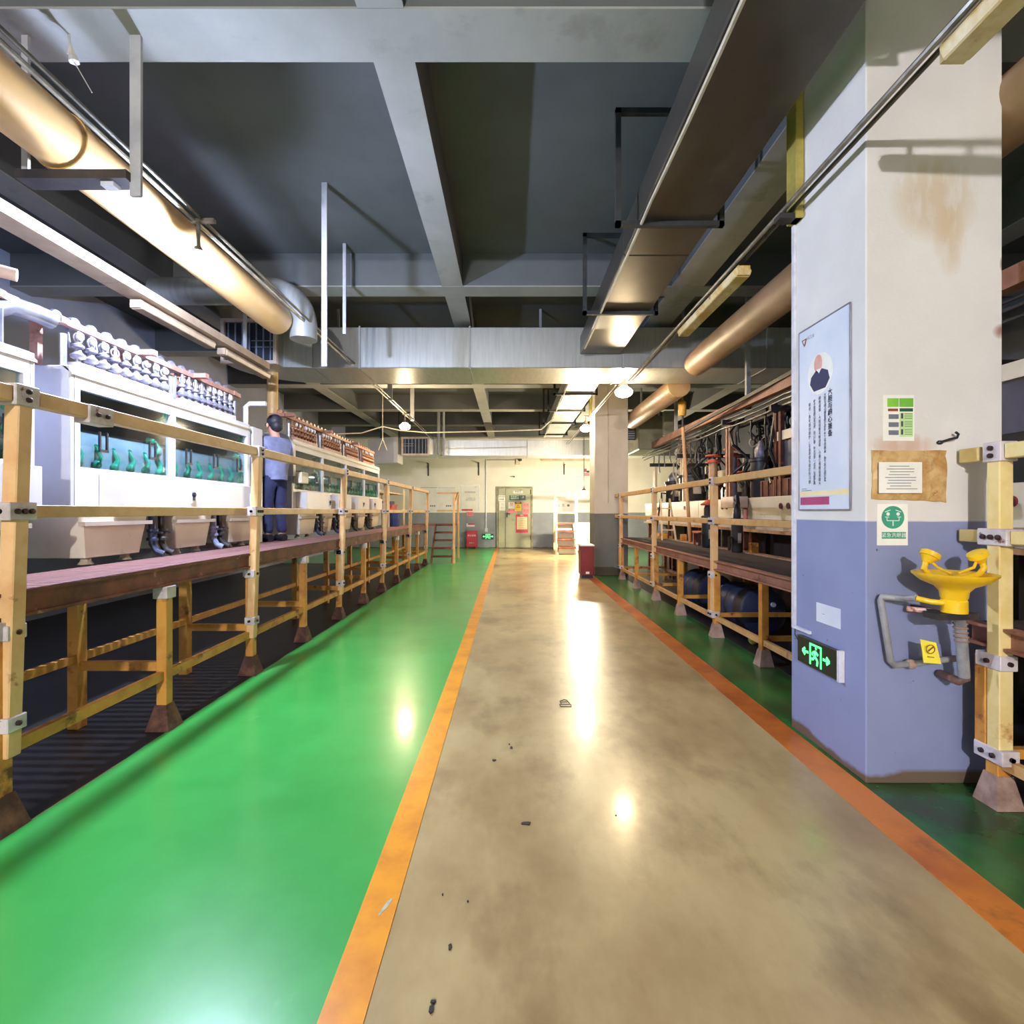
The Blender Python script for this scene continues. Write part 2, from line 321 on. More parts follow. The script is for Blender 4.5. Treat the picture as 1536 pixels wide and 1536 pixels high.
WORLD = {}
def link(name, me, parent=None, kind=None, label=None, at=None):
    o = bpy.data.objects.new(name, me); C.objects.link(o)
    pw = WORLD.get(parent.name, Matrix()) if parent else Matrix()
    if parent:
        o.parent = parent; o.matrix_parent_inverse = pw.inverted()
    if at is not None: o.location = at
    WORLD[o.name] = Matrix.Translation(o.location)
    if kind: o['kind'] = kind
    if label: o['label'] = label
    return o
def thing(name, label, cat, loc=(0, 0, 0), group=None):
    o = bpy.data.objects.new(name, None); C.objects.link(o); o.location = loc; o.empty_display_size = .1
    WORLD[o.name] = Matrix.Translation(Vector(loc)); tag(o, label, cat, group); return o
def tag(o, label, cat, group=None):
    o['label'] = label; o['category'] = cat
    if group: o['group'] = group
    return o
def struct(o, label=None):
    o['kind'] = 'structure'
    if label: o['label'] = label
    return o
def copy_tree(o, delta, label, parent=None):
    c = o.copy(); C.objects.link(c)
    if parent is None:
        c.location = Vector(o.location)+Vector(delta); c['label'] = label
    else: c.parent = parent; c.matrix_parent_inverse = o.matrix_parent_inverse.copy()
    WORLD[c.name] = Matrix.Translation(Vector(WORLD[o.name].translation)+Vector(delta))
    for ch in list(o.children): copy_tree(ch, delta, None, c)
    return c
B = MB
F = 768.0
def wp(px, py, Y): return ((px-766)/F*Y, Y, 1.5-(py-767)/F*Y)
def yx(px, X): return X*F/(px-766)

# text as flat printed mesh: origin, right and up vectors
def text(s, size, m, parent, org, right, up, name='lettering', align='CENTER', line=1.0, sx=1.0, bold=0.0):
    cu = bpy.data.curves.new('t', 'FONT'); cu.body = s; cu.size = size; cu.align_x = align; cu.align_y = 'TOP'; cu.space_line = line
    cu.resolution_u = 1; cu.offset = bold
    o = bpy.data.objects.new('t', cu); C.objects.link(o)
    dg = bpy.context.evaluated_depsgraph_get(); me = bpy.data.meshes.new_from_object(o.evaluated_get(dg))
    bpy.data.objects.remove(o); bpy.data.curves.remove(cu)
    R = Vector(right).normalized(); U = Vector(up).normalized(); Nn = R.cross(U)
    O = Vector(org)
    for v in me.vertices: v.co = O+R*(v.co.x*sx)+U*v.co.y
    me.materials.clear(); me.materials.append(M[m]); me.name = name
    return link(name, me, parent)
def plate(parent, name, m, org, right, up, wd, ht, th=.002, off=0.0):
    """thin sheet: org = centre on the surface, grows along right x up normal"""
    R = Vector(right); U = Vector(up); Nn = R.cross(U); O = Vector(org)+Nn*off
    a = R*wd/2; u = U*ht/2; t = Nn*th
    return B().hexa([O-a-u, O+a-u, O+a-u+t, O-a-u+t, O-a+u, O+a+u, O+a+u+t, O-a+u+t]).build(name, m, parent)

# ================================================================== STRUCTURE
XL, XR, YB, YF = -6.6, 7.0, 20.9, -9.0
floor = struct(B().box((XL-.2, YF-.2, -.12), (XR+.2, YB+.2, 0)).build('floor', 'beige_epoxy'), 'glossy beige epoxy aisle floor with painted lanes')
def strip(name, m, pts, z0, z1):
    return B().prism(pts, z0, z1, 'z').build(name, m, floor)
_r = random.Random(5)
_edge = [(-2.335+_r.uniform(-.012, .012), YF+.3*k) for k in range(80)]
strip('green_lane', 'green_epoxy', [(-.50, YF), (-.50, 17.2), (-.56, YB), (XL, YB), (XL, 14.8)]+list(reversed(_edge)), 0, .002)
strip('dark_floor', 'floor_black', [(XL, YF), (-2.335, YF), (-2.335, 14.8), (XL, 14.8)], 0, .0012)  # near-black floor colour from the walkway edge to the side wall
strip('dark_floor', 'floor_black', [(2.55, YF), (XR, YF), (XR, 14), (2.55, 14)], 0, .003)
strip('green_strip', 'green_dark', [(1.90, YF), (XR, YF), (XR, YB), (2.5, YB), (1.9, 13)], 0, .002)
strip('yellow_line', 'line_yellow', [(-.57, YF), (-.43, YF), (-.432, 6), (-.45, 12), (-.50, YB), (-.62, YB), (-.60, 12), (-.565, 6)], 0, .004)
strip('orange_line', 'line_orange', [(1.74, YF), (1.93, YF), (1.93, 12.6), (1.74, 12.6)], 0, .004)
def blob(px, py, w, h, m, seed, n=12, name='paint_chip', rot=0):
    rnd = random.Random(seed); Y = F*1.5/(py-767); X = (px-766)/F*Y; pts = []
    for k in range(n):
        t = 2*math.pi*k/n; r = rnd.uniform(.6, 1.1); x = w*r*math.cos(t); y = h*r*math.sin(t)
        pts.append((X+x*math.cos(rot)-y*math.sin(rot), Y+x*math.sin(rot)+y*math.cos(rot)))
    return B().prism(pts, .001, .0055, 'z').build(name, m, floor)
for a in [(789, 1236, .026, .014, 'chip_black', 1), (741, 1141, .012, .012, 'chip_black', 2), (767, 1122, .010, .016, 'chip_black', 3), (764, 1117, .006, .008, 'chip_black', 31), (702, 1353, .004, .005, 'chip_black', 4),
          (675, 1422, .007, .012, 'chip_black', 5), (647, 1515, .008, .016, 'chip_black', 6), (650, 1504, .012, .006, 'chip_black', 7), (924, 1224, .004, .005, 'chip_black', 8), (664, 1343, .003, .007, 'chip_black', 9)]:
    blob(*a)
blob(578, 1362, .010, .05, 'chip_grey', 11, name='bare_patch', rot=-.3)
# worn outline of an old floor sticker
Y0 = F*1.5/(1057-767); X0 = (848-766)/F*Y0
wm = B()
for (a, b) in [((-.04, -.04), (.04, -.045)), ((.04, -.045), (.045, 0)), ((-.04, -.04), (-.045, .0)), ((-.045, 0), (.04, 0)), ((-.03, .0), (-.035, .07)), ((-.035, .07), (0, .10)), ((0, .10), (.02, .09)), ((.02, .09), (.035, .02)), ((-.03, .05), (.02, .05))]:
    wm.bar((X0+a[0], Y0+a[1], .003), (X0+b[0], Y0+b[1], .003), .006, .003)
wm.build('sticker_outline', 'chip_black', floor)

ceil = struct(B().box((XL-.2, YF-.2, 4.90), (XR+.2, YB+.2, 5.05)).build('ceiling', 'slab'), 'dark grey concrete slab ceiling')
for (y0, y1) in [(-3.6, -3.2), (3.02, 3.37), (6.75, 7.05), (9.5, 9.8), (11.95, 12.3), (14.9, 15.2), (17.55, 17.85), (20.45, 20.8)]:
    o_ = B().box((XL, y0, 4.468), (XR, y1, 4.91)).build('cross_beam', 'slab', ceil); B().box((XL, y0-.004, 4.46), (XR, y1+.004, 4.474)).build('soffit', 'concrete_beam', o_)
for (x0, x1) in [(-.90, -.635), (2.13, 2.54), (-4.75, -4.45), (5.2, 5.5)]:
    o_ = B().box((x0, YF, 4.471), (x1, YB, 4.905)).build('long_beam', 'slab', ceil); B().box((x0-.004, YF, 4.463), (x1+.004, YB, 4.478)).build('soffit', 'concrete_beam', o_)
wall_back = struct(B().box((XL, YB, 0), (XR, YB+.2, 4.95)).build('wall_back', 'hall_wall'), 'white plaster end wall with grey dado')
struct(B().box((XL-.2, YF, 0), (XL, YB, 4.95)).build('wall_left', 'plaster_flare_blue'))
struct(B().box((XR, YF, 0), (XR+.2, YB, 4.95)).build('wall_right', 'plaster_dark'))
struct(B().box((XL, YF-.2, 0), (XR, YF, 4.95)).build('wall_front', 'hall_wall'))
CX0, CX1, CY0, CY1 = 1.957, 2.71, 2.82, 3.57
col_near = struct(B().box((CX0, CY0, 0), (CX1, CY1, 4.47)).build('column', 'column_paint', bevel=.006), 'near square column, white above a grey blue dado, rust stained')
col_far = struct(B().box((1.96, 11.95, 0), (2.74, 12.7, 4.47)).build('column', 'column_paint_far', bevel=.008), 'far square column, cream above a dark grey dado')
B().tube([(2.27, 11.93, 0.0+1.7), (2.27, 11.93, 4.4)], .012, 6).build('conduit', 'cable_white', col_far)

# ================================================================== LAMPS
for i, (x, y, z, colr, st, lab, k) in enumerate(LAMPS):
    mn = 'bulb_light_%d' % i
    mat(mn, (255, 250, 240), .4, emit=colr, estr=st)
    t = thing('hall_lamp', lab, 'lamp', (x, y, z), 'bulb lamps of the hall')
    B().ball((x, y, z), (.13*k, .13*k, .075*k), 12, 8).build('bulb', mn, t, True)
    B().lathe((x, y, z), [(.03, .075*k), (.075, .08*k), (.06, .12*k), (.03, .15*k), (.03, .19*k)], 14).build('lamp_housing', 'lamp_cap', t, True)
    if y > 15: B().tube([(x, y, z+.15), (x, y, 4.899)], .015, 6).build('stem', 'conduit', t)
    elif y < 0: B().tube([(x, y, z+.15), (x, y, 4.899)], .015, 6).build('stem', 'conduit', t)
    else:
        if abs(y-8.6) > .1: B().box((x-.06, y-.02, z+.285), (x+.13, y+.02, z+.31)).build('clip', 'lamp_cap', t)
        B().tube([(x, y, z+.15*k), (x, y, z+(.235 if abs(y-8.6) < .1 else .31))], .015, 6).build('stem', 'conduit', t)

# ================================================================== OVERHEAD: ducts, pipes, conduits
def frame_grille(par, x0, x1, z0, z1, y, m_frame, m_back, n_v, hbars, fw=.05, depth=.06):
    fr = B()
    fr.box((x0, y-depth, z0), (x0+fw, y, z1)); fr.box((x1-fw, y-depth, z0), (x1, y, z1))
    fr.box((x0+fw, y-depth, z0), (x1-fw, y, z0+fw)); fr.box((x0+fw, y-depth, z1-fw), (x1-fw, y, z1))
    g = fr.build('grille_frame', m_frame, par)
    B().box((x0+fw, y-.012, z0+fw), (x1-fw, y-.002, z1-fw)).build('grille_back', m_back, par)
    for k in range(n_v):
        xx = x0+fw+(x1-x0-2*fw)*(k+.5)/n_v
        B().bar((xx, y-.03, z0+fw), (xx, y-.03, z1-fw), .022, .008, (0, 1, 0)).build('blade', 'grille_blade', par)
    for (za, xa, xb) in hbars:
        B().box((x0+fw+(x1-x0-2*fw)*xa, y-.052, z0+(z1-z0)*za), (x0+fw+(x1-x0-2*fw)*xb, y-.042, z0+(z1-z0)*za+.014)).build('cross_blade', 'grille_blade', par)

# cross duct with grille elbow
d = thing('cross_duct', 'big silver rectangular duct crossing the aisle, grille on its end', 'duct', (0, 8.5, 3.74))
DZ0, DZ1, DY0, DY1 = 3.74, 4.38, 8.0, 9.0
for (xa, xb) in [(-3.1, -2.36), (-2.36, -.64), (-.64, 1.76), (1.76, 4.0), (4.0, 6.4)]:
    B().box((xa+.003, DY0, DZ0), (xb-.003, DY1, DZ1)).build('duct_section', 'galvanised', d, bevel=.012)
for xx in (-2.36, -.64, 1.76, 4.0):
    f = B(); f.box((xx-.012, DY0-.012, DZ0-.012), (xx+.012, DY1+.012, DZ0)); f.box((xx-.012, DY0-.012, DZ1), (xx+.012, DY1+.012, DZ1+.012)); f.box((xx-.012, DY0-.012, DZ0), (xx+.012, DY0, DZ1)); f.box((xx-.012, DY1, DZ0), (xx+.012, DY1+.012, DZ1))
    f.build('flange', 'strap_grey', d)
# curved elbow, outer corner round, mouth towards the near side
pl = [(-3.1, DY0), (-3.53, DY0-.05), (-3.53, DY0-.25), (-4.33, DY0-.25)]
for k in range(9):
    t = math.pi/2*k/8; pl.append((-3.1-1.23*math.cos(t), 7.95+1.05*math.sin(t)))
B().prism(pl, DZ0+.003, DZ1-.003, 'z').build('elbow', 'galvanised', d, True)
frame_grille(d, -4.36, -3.52, DZ0-.02, DZ1+.02, 7.75, 'frame_pink', 'grille_dark', 7, [(.40, .02, .42), (.36, .55, 1.0), (.5, .55, 1.0)])
B().tube([(-3.86, 8.3, 3.75), (-3.86, 8.3, 3.2), (-3.86, 8.3, 2.6)], .085, 14).build('drop_pipe', 'pipe_cream', d, True)
# hanging straps of the cross duct
for xx in (-2.9, .5, 2.9):
    B().box((xx-.02, 8.6, 4.38), (xx+.02, 8.63, 4.9)).build('strap', 'strap_grey', d)
# second duct at the far end
d2 = thing('cross_duct', 'low silver duct in front of the end wall with barred grille end', 'duct', (0, 17.5, 3.34))
for (xa, xb) in [(-2.5, .55), (.55, 2.4), (2.4, 6)]:
    B().box((xa+.003, 17.0, 3.34), (xb-.003, 17.9, 3.88)).build('duct_section', 'galvanised', d2, bevel=.01)
B().box((.54, 16.985, 3.33), (.565, 17.91, 3.89)).build('flange', 'strap_grey', d2)
B().box((-3.52, 16.55, 3.32), (-2.5, 17.4, 3.90)).build('elbow', 'galvanised', d2, bevel=.02)
frame_grille(d2, -3.52, -2.62, 3.30, 3.90, 16.54, 'frame_pink', 'grille_dark', 7, [(.62, .02, .42), (.50, .02, .42)], fw=.06)
for k in range(6): B().tube([(-2.47+k*.05, 16.9, 3.32), (-2.47+k*.05, 16.9, 3.9)], .02, 8).build('rib', 'galvanised', d2, True)
w2 = thing('duct_box', 'white sheet metal duct box beside the barred grille, over the walkway end', 'duct', (-4.2, 17, 3.06))
B().prism([(-4.75, 17.0), (-3.75, 16.4), (-3.62, 16.4), (-3.62, 17.2), (-4.75, 17.2)], 3.06, 3.88, 'z').build('box_body', 'white_panel', w2)
for x in (-4.3, -3.7): B().box((x-.02, 16.95, 3.88), (x+.02, 16.98, 4.898)).build('strap', 'hanger_iron', w2)
# flat lengthwise duct right of the aisle
d3 = thing('flat_duct', 'long flat sheet metal duct running down the hall on black hangers', 'duct', (1.4, 5, 3.95))
for (ya, yb) in [(-4.9, -1.0), (-1.0, 2.0), (2.0, 4.9), (4.9, 7.98)]:
    B().box((1.08, ya+.004, 3.95), (1.71, yb-.004, 4.22)).build('duct_section', 'galvanised_shaded', d3, bevel=.01)
for (ya, yb) in [(9.02, 11), (11, 13), (13, 15), (15, 16.98)]:
    B().box((1.08, ya+.004, 3.95), (1.71, yb-.004, 4.22)).build('duct_section', 'galvanised', d3, bevel=.01)
B().tube([(1.10, y, 3.93-.02*math.sin((y % 2)*math.pi/2)) for y in [-4.8+.4*k for k in range(32)]], .014, 6).build('cable', 'cable_white', d3, True)
B().tube([(1.10, y, 3.93-.02*math.sin((y % 2)*math.pi/2)) for y in [9.1+.4*k for k in range(20)]], .014, 6).build('cable', 'cable_white', d3, True)
for k, y in enumerate([-3, -1, 1.9, 4.33, 6.27, 10.6, 12.35, 14.1, 16.2]):
    h = B()
    h.box((.885, y-.022, 3.905), (1.80, y+.022, 3.948)); h.box((.885, y-.022, 3.905), (.93, y+.022, 4.9)); h.box((1.757, y-.022, 3.905), (1.80, y+.022, 4.9)); h.box((.885, y-.022, 4.855), (1.80, y+.022, 4.899))
    h.build('hanger_frame', 'hanger_iron', d3)

# big cream pipe on the left, tan pipe on the right
def round_pipe(name, lab, x, z, r, ys, m, cuffs):
    t = thing(name, lab, 'pipe', (x, ys[0], z))
    for a, b in zip(ys, ys[1:]):
        B().tube([(x, a+.004, z), (x, b-.004, z)], r, 28).build('pipe_section', m, t, True)
    for y in cuffs: B().tube([(x, y-.03, z), (x, y+.03, z)], r+.008, 28).build('cuff', m, t, True)
    return t
lp = round_pipe('exhaust_pipe', 'fat cream exhaust pipe running above the near white cabinets', -2.80, 3.80, .175, [-4.9, -.5, 3.2, 6.15], 'pipe_cream', [3.2])
el = B().tube([(-4.4, 6.33, 4.22), (-3.0, 6.33, 4.22)]+[(-2.98+.42*math.sin(t), 6.33, 3.80+.42*math.cos(t)) for t in [math.pi/2*k/8 for k in range(9)]]+[(-2.56, 6.33, 3.62)], .16, 22)
tag(el.build('elbow_duct', 'galvanised', None, True), 'rounded silver elbow duct bending down at the cream pipe end', 'duct')
round_pipe('exhaust_pipe', 'fat tan exhaust pipe running behind the near column', 2.88, 3.80, .19, [-4.9, .5, 4.5, 7.95], 'pipe_tan', [4.5])
round_pipe('exhaust_pipe', 'brown exhaust pipe beyond the cross duct over the tank line', 2.98, 3.72, .2, [9.05, 11.0, 12.55], 'pipe_tan', [])
# bracket under the cream pipe at the beam
pb = thing('pipe_bracket', 'dark trapeze bracket with flat strap carrying the cream pipe', 'bracket', (-2.7, 3.2, 3.55))
B().box((-3.04, 3.14, 3.545), (-2.36, 3.26, 3.60)).build('cross_bar', 'dark_iron', pb)
B().box((-2.335-.032, 3.18, 3.46), (-2.335+.036, 3.20, 4.47)).build('strap', 'strap_grey', pb)
B().box((-3.04, 3.18, 3.60), (-3.0, 3.20, 4.47)).build('strap', 'strap_grey', pb)
B().box((-2.54, 3.17, 3.52), (-2.46, 3.23, 3.56)).build('clip', 'dial_white', pb)
# twin conduits carrying the lamps
def conduit_line(lab, x, z, y0, y1, straps, m='conduit'):
    t = thing('lamp_conduit', lab, 'conduit', (x, y0, z))
    B().tube([(x-.03, y0, z), (x-.03, y1, z)], .016, 8).build('conduit', m, t, True)
    B().tube([(x+.03, y0, z+.01), (x+.03, y1, z+.01)], .013, 8).build('conduit', 'conduit_dark', t, True)
    for (y, top) in straps: B().box((x-.045, y-.02, z-.03), (x+.05, y+.02, top)).build('hanger', 'strap_grey', t)
    return t
conduit_line('twin steel conduits with lamps running under the cream pipe', -2.47, 3.80-.0, -4.9, 8.0, [])
conduit_line('twin steel conduits over the far half of the slatted walkway', -2.50, 3.82, 9.0, 16.5, [(10.6, 4.9), (13.0, 4.9)])
rc = conduit_line('twin steel conduits passing the near column on the aisle side', 1.86, 3.52, -4.9, 7.95, [])
conduit_line('twin steel conduits beyond the cross duct beside the far column', 1.88, 3.72, 9.02, 16.9, [])
oh = thing('conduit_hanger', 'olive yellow channel strap down the near column top carrying conduits', 'bracket', (1.93, 3.45, 3.5))
B().box((1.90, 3.41, 3.46), (1.953, 3.53, 4.45)).build('channel', 'olive', oh, bevel=.004)
B().box((1.80, 3.42, 3.46), (1.95, 3.50, 3.495)).build('arm', 'dark_iron', oh)
oh2 = tag(B().box((1.90, 12.3, 3.70), (1.955, 12.44, 4.45)).build('conduit_hanger', 'olive', None, bevel=.004), 'olive yellow channel strap on the far column top', 'bracket')
# unlit batten lamps
def batten(lab, x, z, y0, y1, m):
    t = thing('batten_lamp', lab, 'lamp', (x, y0, z))
    B().prism([(x-.055, z), (x+.055, z), (x+.075, z+.05), (x+.04, z+.09), (x-.04, z+.09), (x-.075, z+.05)], y0, y1, 'y').build('lamp_body', m, t, bevel=.006)
    B().box((x-.05, y0-.02, z+.005), (x+.05, y0, z+.08)).build('end_cap', m, t); B().box((x-.05, y1, z+.005), (x+.05, y1+.02, z+.08)).build('end_cap', m, t)
    for y in (y0+.25, y1-.25): B().box((x-.012, y-.01, z+.09), (x+.012, y+.01, z+.14)).build('clip', 'dark_iron', t)
batten('rust streaked unlit batten lamp high before the near column', 1.86, 3.38, .9, 2.14, 'batten')
batten('yellowed unlit batten lamp beyond the near column', 1.86, 3.38, 4.1, 5.5, 'batten')
# tray with batten lamps over the white cabinets
tr = thing('cable_tray', 'pale cable tray running above the valves of the white cabinets', 'tray', (-3.58, 0, 3.55))
for a, b in [(-2, .5), (.5, 2.6), (2.6, 4.6), (4.6, 7.4)]:
    m = B(); m.box((-3.68, a+.005, 3.55), (-3.48, b-.005, 3.57)); m.box((-3.68, a+.005, 3.57), (-3.665, b-.005, 3.64)); m.box((-3.495, a+.005, 3.57), (-3.48, b-.005, 3.64)); m.build('tray_section', 'batten_pale', tr)
for y in (1.0, 3.2, 6.9): B().box((-3.6, y-.015, 3.64), (-3.56, y+.015, 4.6)).build('hanger', 'strap_grey', tr)
batten('long pale batten lamp under the cable tray beyond the glaring lamp', -3.58, 3.44, 4.9, 6.1, 'batten_pale')
batten('pale batten lamp under the tray just before the grille end', -3.58, 3.44, 6.35, 7.5, 'batten_pale')
# straps and drop conduits
tag(B().box((-1.955, 5.29, 3.0), (-1.90, 5.31, 4.9)).build('drop_strap', 'strap_grey'), 'long pale flat strap hanging from the slab before the cross duct', 'strap')
tag(B().box((-2.13, 6.49, 3.75), (-2.09, 6.51, 4.9)).build('drop_strap', 'strap_grey'), 'short pale flat strap hanging behind the long one', 'strap')
for x, lab in ((-2.28, 'thick grey conduit dropping past the barred grille of the low duct'), (-2.12, 'thin conduit dropping beside the thick one at the low duct')):
    tag(B().tube([(x, 16.2, 3.3), (x, 16.2, 4.9)], .05 if x < -2.2 else .035, 8).build('drop_conduit', 'strap_grey', None, True), lab, 'conduit')
# slack white cable under the far slab
pts = []
for (x, z) in [(-4.6, 3.52), (-3.9, 3.55), (-3.35, 3.72), (-2.9, 3.62), (-2.2, 3.56), (-1.2, 3.58), (-.2, 3.60), (.8, 3.64), (1.08, 3.90)]: pts.append((x, 13.4, z))
tag(B().tube(pts, .016, 6).build('slack_cable', 'cable_white', None, True), 'slack white cable strung across under the far beams', 'cable')
tag(B().tube([(-3.35, 13.4, 4.9), (-3.35, 13.4, 3.72), (-3.35, 13.4, 3.4)], .01, 6).tube([(-3.35, 13.4, 3.4), (-3.46, 13.4, 3.1)], .01, 6).tube([(-3.35, 13.4, 3.4), (-3.24, 13.4, 3.1)], .01, 6).build('hook_cord', 'cable_white'), 'thin forked hanging cord over the far walkway', 'cord')
# cobweb tuft by the beam
cb = B(); cb.tube([(-2.74, 3.18, 4.46), (-2.73, 3.17, 4.40), (-2.75, 3.18, 4.34)], .006, 5); cb.tube([(-2.73, 3.17, 4.40), (-2.71, 3.18, 4.29)], [.006, .03], 6); cb.tube([(-2.71, 3.18, 4.29), (-2.6, 3.18, 4.1)], .003, 4)
tag(cb.build('dust_tuft', 'cobweb'), 'small white dusty tuft hanging from the near beam', 'tuft')

# ================================================================== LEFT WALKWAY
LX = -2.40
lw = thing('steel_walkway', 'raised slatted steel walkway along the white cabinets', 'walkway', (-2.7, 7, 0))
DZ = 1.11
slat = B().box((-.30, -.022, -.022), (.30, .022, 0)).mesh('slat', 'deck_slat')
y = .55
while y < 14.55:
    link('slat', slat, lw, at=(-2.70, y, DZ)); y += .062
ch = B(); ch.box((-2.415, .5, DZ-.125), (-2.385, 14.6, DZ+.004)); ch.box((-2.385, .5, DZ-.125), (-2.372, 14.6, DZ-.108)); ch.box((-2.385, .5, DZ-.012), (-2.372, 14.6, DZ+.004))
ch.build('front_beam', 'steel_rust', lw)
B().box((-3.03, .5, DZ-.125), (-3.0, 14.6, DZ-.005)).build('rear_beam', 'steel_rust', lw)
B().box((-4.1, 6.2, DZ-.06), (-3.03, 7.15, DZ)).build('landing_plate', 'deck_slat', lw)
legy = [1.2, 2.40, 3.55, 4.73, 5.92, 7.15, 8.35, 9.55, 10.75, 11.95, 13.15, 14.35]
for i, yy in enumerate(legy):
    B().box((LX-.035, yy-.035, .12), (LX+.035, yy+.035, DZ-.126)).build('leg', 'steel_gold', lw, bevel=.004)
    B().hexa([(LX-.08, yy-.08, .003), (LX+.08, yy-.08, .003), (LX+.08, yy+.08, .003), (LX-.08, yy+.08, .003), (LX-.04, yy-.04, .17), (LX+.04, yy-.04, .17), (LX+.04, yy+.04, .17), (LX-.04, yy+.04, .17)]).build('foot', 'foot_rust', lw)
    B().box((-3.04, yy-.04, .003), (-2.97, yy+.04, DZ-.126)).build('leg', 'steel_gold', lw)
    B().box((-2.97, yy-.02, .40), (LX-.036, yy+.02, .46)).build('cross_brace', 'steel_gold', lw)
    B().box((LX-.05, yy-.05, DZ-.21), (LX+.05, yy+.05, DZ-.127)).build('bracket', 'bracket_white', lw, bevel=.004)
    if i:
        y0 = legy[i-1]+.037; y1 = yy-.037
        B().box((LX-.02, y0, .34), (LX+.02, y1, .40)).build('lower_rail', 'steel_gold', lw)
        B().box((-3.02, y0, .46), (-2.98, y1, .51)).build('lower_rail', 'steel_gold', lw)
# guardrail
RXl = -2.375; RXt = -2.325
gr = thing('guardrail', 'yellow steel guardrail along the slatted walkway', 'guardrail', (RXl, 7, .3))
TR, MR = 2.045, 1.50
def clamp(par, x, yy, z, w=.10, h=.09, nb=2, vert=False, side=1):
    b = B().box((x-.045, yy-w/2, z-h/2), (x+.045, yy+w/2, z+h/2)).build('bracket', 'bracket_white', par, bevel=.004)
    for k in range(nb):
        q = (k-(nb-1)/2)*(.7*(h if vert else w)/max(1, nb))*1.1
        yy2, z2 = (yy, z+q) if vert else (yy+q, z)
        B().lathe((x+side*.045, yy2, z2), [(.013, 0), (.013, side*.012), (.006, side*.016)], 8, 'x').build('bolt', 'bolt_dark', b)
        B().lathe((x, yy-w/2, z2 if vert else z), [(.012, 0), (.012, -.012)], 8, 'y').build('bolt', 'bolt_dark', b)
tall = [2.42, 4.70, 7.15, 9.55, 11.95, 14.35]
for i, yy in enumerate(tall):
    B().hexa([(RXl-.036, yy-.036, .34), (RXl+.03, yy-.036, .34), (RXl+.03, yy+.036, .34), (RXl-.036, yy+.036, .34), (RXt-.036, yy-.036, TR-.04), (RXt+.036, yy-.036, TR-.04), (RXt+.036, yy+.036, TR-.04), (RXt-.036, yy+.036, TR-.04)]).build('post', 'steel_pale', gr, bevel=.005)
    clamp(gr, RXt, yy, TR, .12, .10, 2, True); clamp(gr, -2.345, yy, MR, .14, .085, 3)
    clamp(gr, RXl, yy, .93, .10, .07, 1); clamp(gr, RXl, yy, .50, .10, .07, 1)
prev = .6
for yy in tall:
    B().box((RXt-.034, prev, TR-.037), (RXt+.034, yy-.062, TR+.037)).build('top_rail', 'steel_pale', gr, bevel=.004)
    B().box((RXl-.055, prev, MR-.032), (RXl-.005, yy-.072, MR+.032)).build('mid_rail', 'steel_pale', gr, bevel=.004)
    prev = yy+.072
clamp(gr, RXt, 2.86, TR-.012, .17, .10, 2)

# stairs: open treads rising away from the viewer
def stair(lab, x0, x1, y0, n, rise, run, m_tread, m_str, m_post, posts, railz, riser=None, group=None):
    t = thing('steel_stair', lab, 'stair', ((x0+x1)/2, y0, 0))
    for xx in (x0, x1):
        B().hexa([(xx-.02, y0-.02, 0.002), (xx+.02, y0-.02, .002), (xx+.02, y0+.16, .002), (xx-.02, y0+.16, .002),
                  (xx-.02, y0+run*n-.02, rise*n), (xx+.02, y0+run*n-.02, rise*n), (xx+.02, y0+run*n+.16, rise*n), (xx-.02, y0+run*n+.16, rise*n)]).build('stringer', m_str, t)
    for k in range(n):
        z = rise*(k+1); ya = y0+run*k
        B().box((x0+.021, ya, z-.05), (x1-.021, ya+run+.02, z)).build('tread', m_tread, t)
        if riser: B().box((x0+.05, ya+run*.8, z-rise+.01), (x1-.06, ya+run*.8+.01, z-.07)).build('riser', riser, t)
    for (xx, yy, za, zb) in posts: B().box((xx-.03, yy-.03, za), (xx+.03, yy+.03, zb)).build('post', m_post, t)
    for (a, b) in railz: B().bar(a, b, .04, .05).build('handrail', m_post, t)
    return t
stair('rust brown open stair climbing to the far end of the slatted walkway', -2.30, -1.70, 14.7, 5, .222, .2, 'steel_rust', 'steel_salmon', 'steel_pale',
      [(-1.64, 14.82, .003, 2.0), (-1.64, 16.0, .003, 2.1)], [((-1.64, 14.86, 1.72), (-1.64, 15.97, 2.07)), ((-2.30, 15.97, 1.52), (-1.67, 15.97, 1.52)), ((-2.30, 15.97, 2.07), (-1.67, 15.97, 2.07))])
lnd = tag(B().box((-3.0, 15.72, 1.05), (-1.68, 16.6, 1.11)).build('stair_landing', 'deck_slat'), 'slatted landing at the top of the rust brown stair', 'landing')

# ================================================================== WHITE PLATING CABINETS (left)
MX = -3.10
handle_me = None
def nozzle_mesh():
    b = B(); b.tube([(0, 0, 0), (.03, 0, .05), (.02, .03, .11)], [.022, .018, .014], 8); b.tube([(.02, .03, .11), (.03, .09, .12)], [.02, .028], 8); b.ball((0, 0, 0), .03, 8, 6)
    return b.mesh('nozzle', 'nozzle_green', True)
def handle_mesh():
    b = B(); b.bar((.02, -.035, 0), (.02, -.035, .14), .014, .014); b.bar((.02, .035, 0), (.02, .035, .14), .014, .014); b.box((.013, -.042, -.012), (.03, .042, .008))
    return b.mesh('pane_handle', 'black_plastic')
def valve_mesh(m):
    b = B()
    b.lathe((0, 0, 0), [(.018, 0), (.018, .03), (.045, .04), (.05, .06), (.03, .08), (.022, .09), (.022, .11), (.04, .118), (.04, .135), (.015, .15), (.012, .24)], 10)
    b.torus((.0, 0, .185), .034, .007, 'x', 12, 6)
    b.tube([(0, 0, .10), (-.06, 0, .12), (-.08, 0, .26)], .009, 6)
    return b.mesh('valve', m, True)
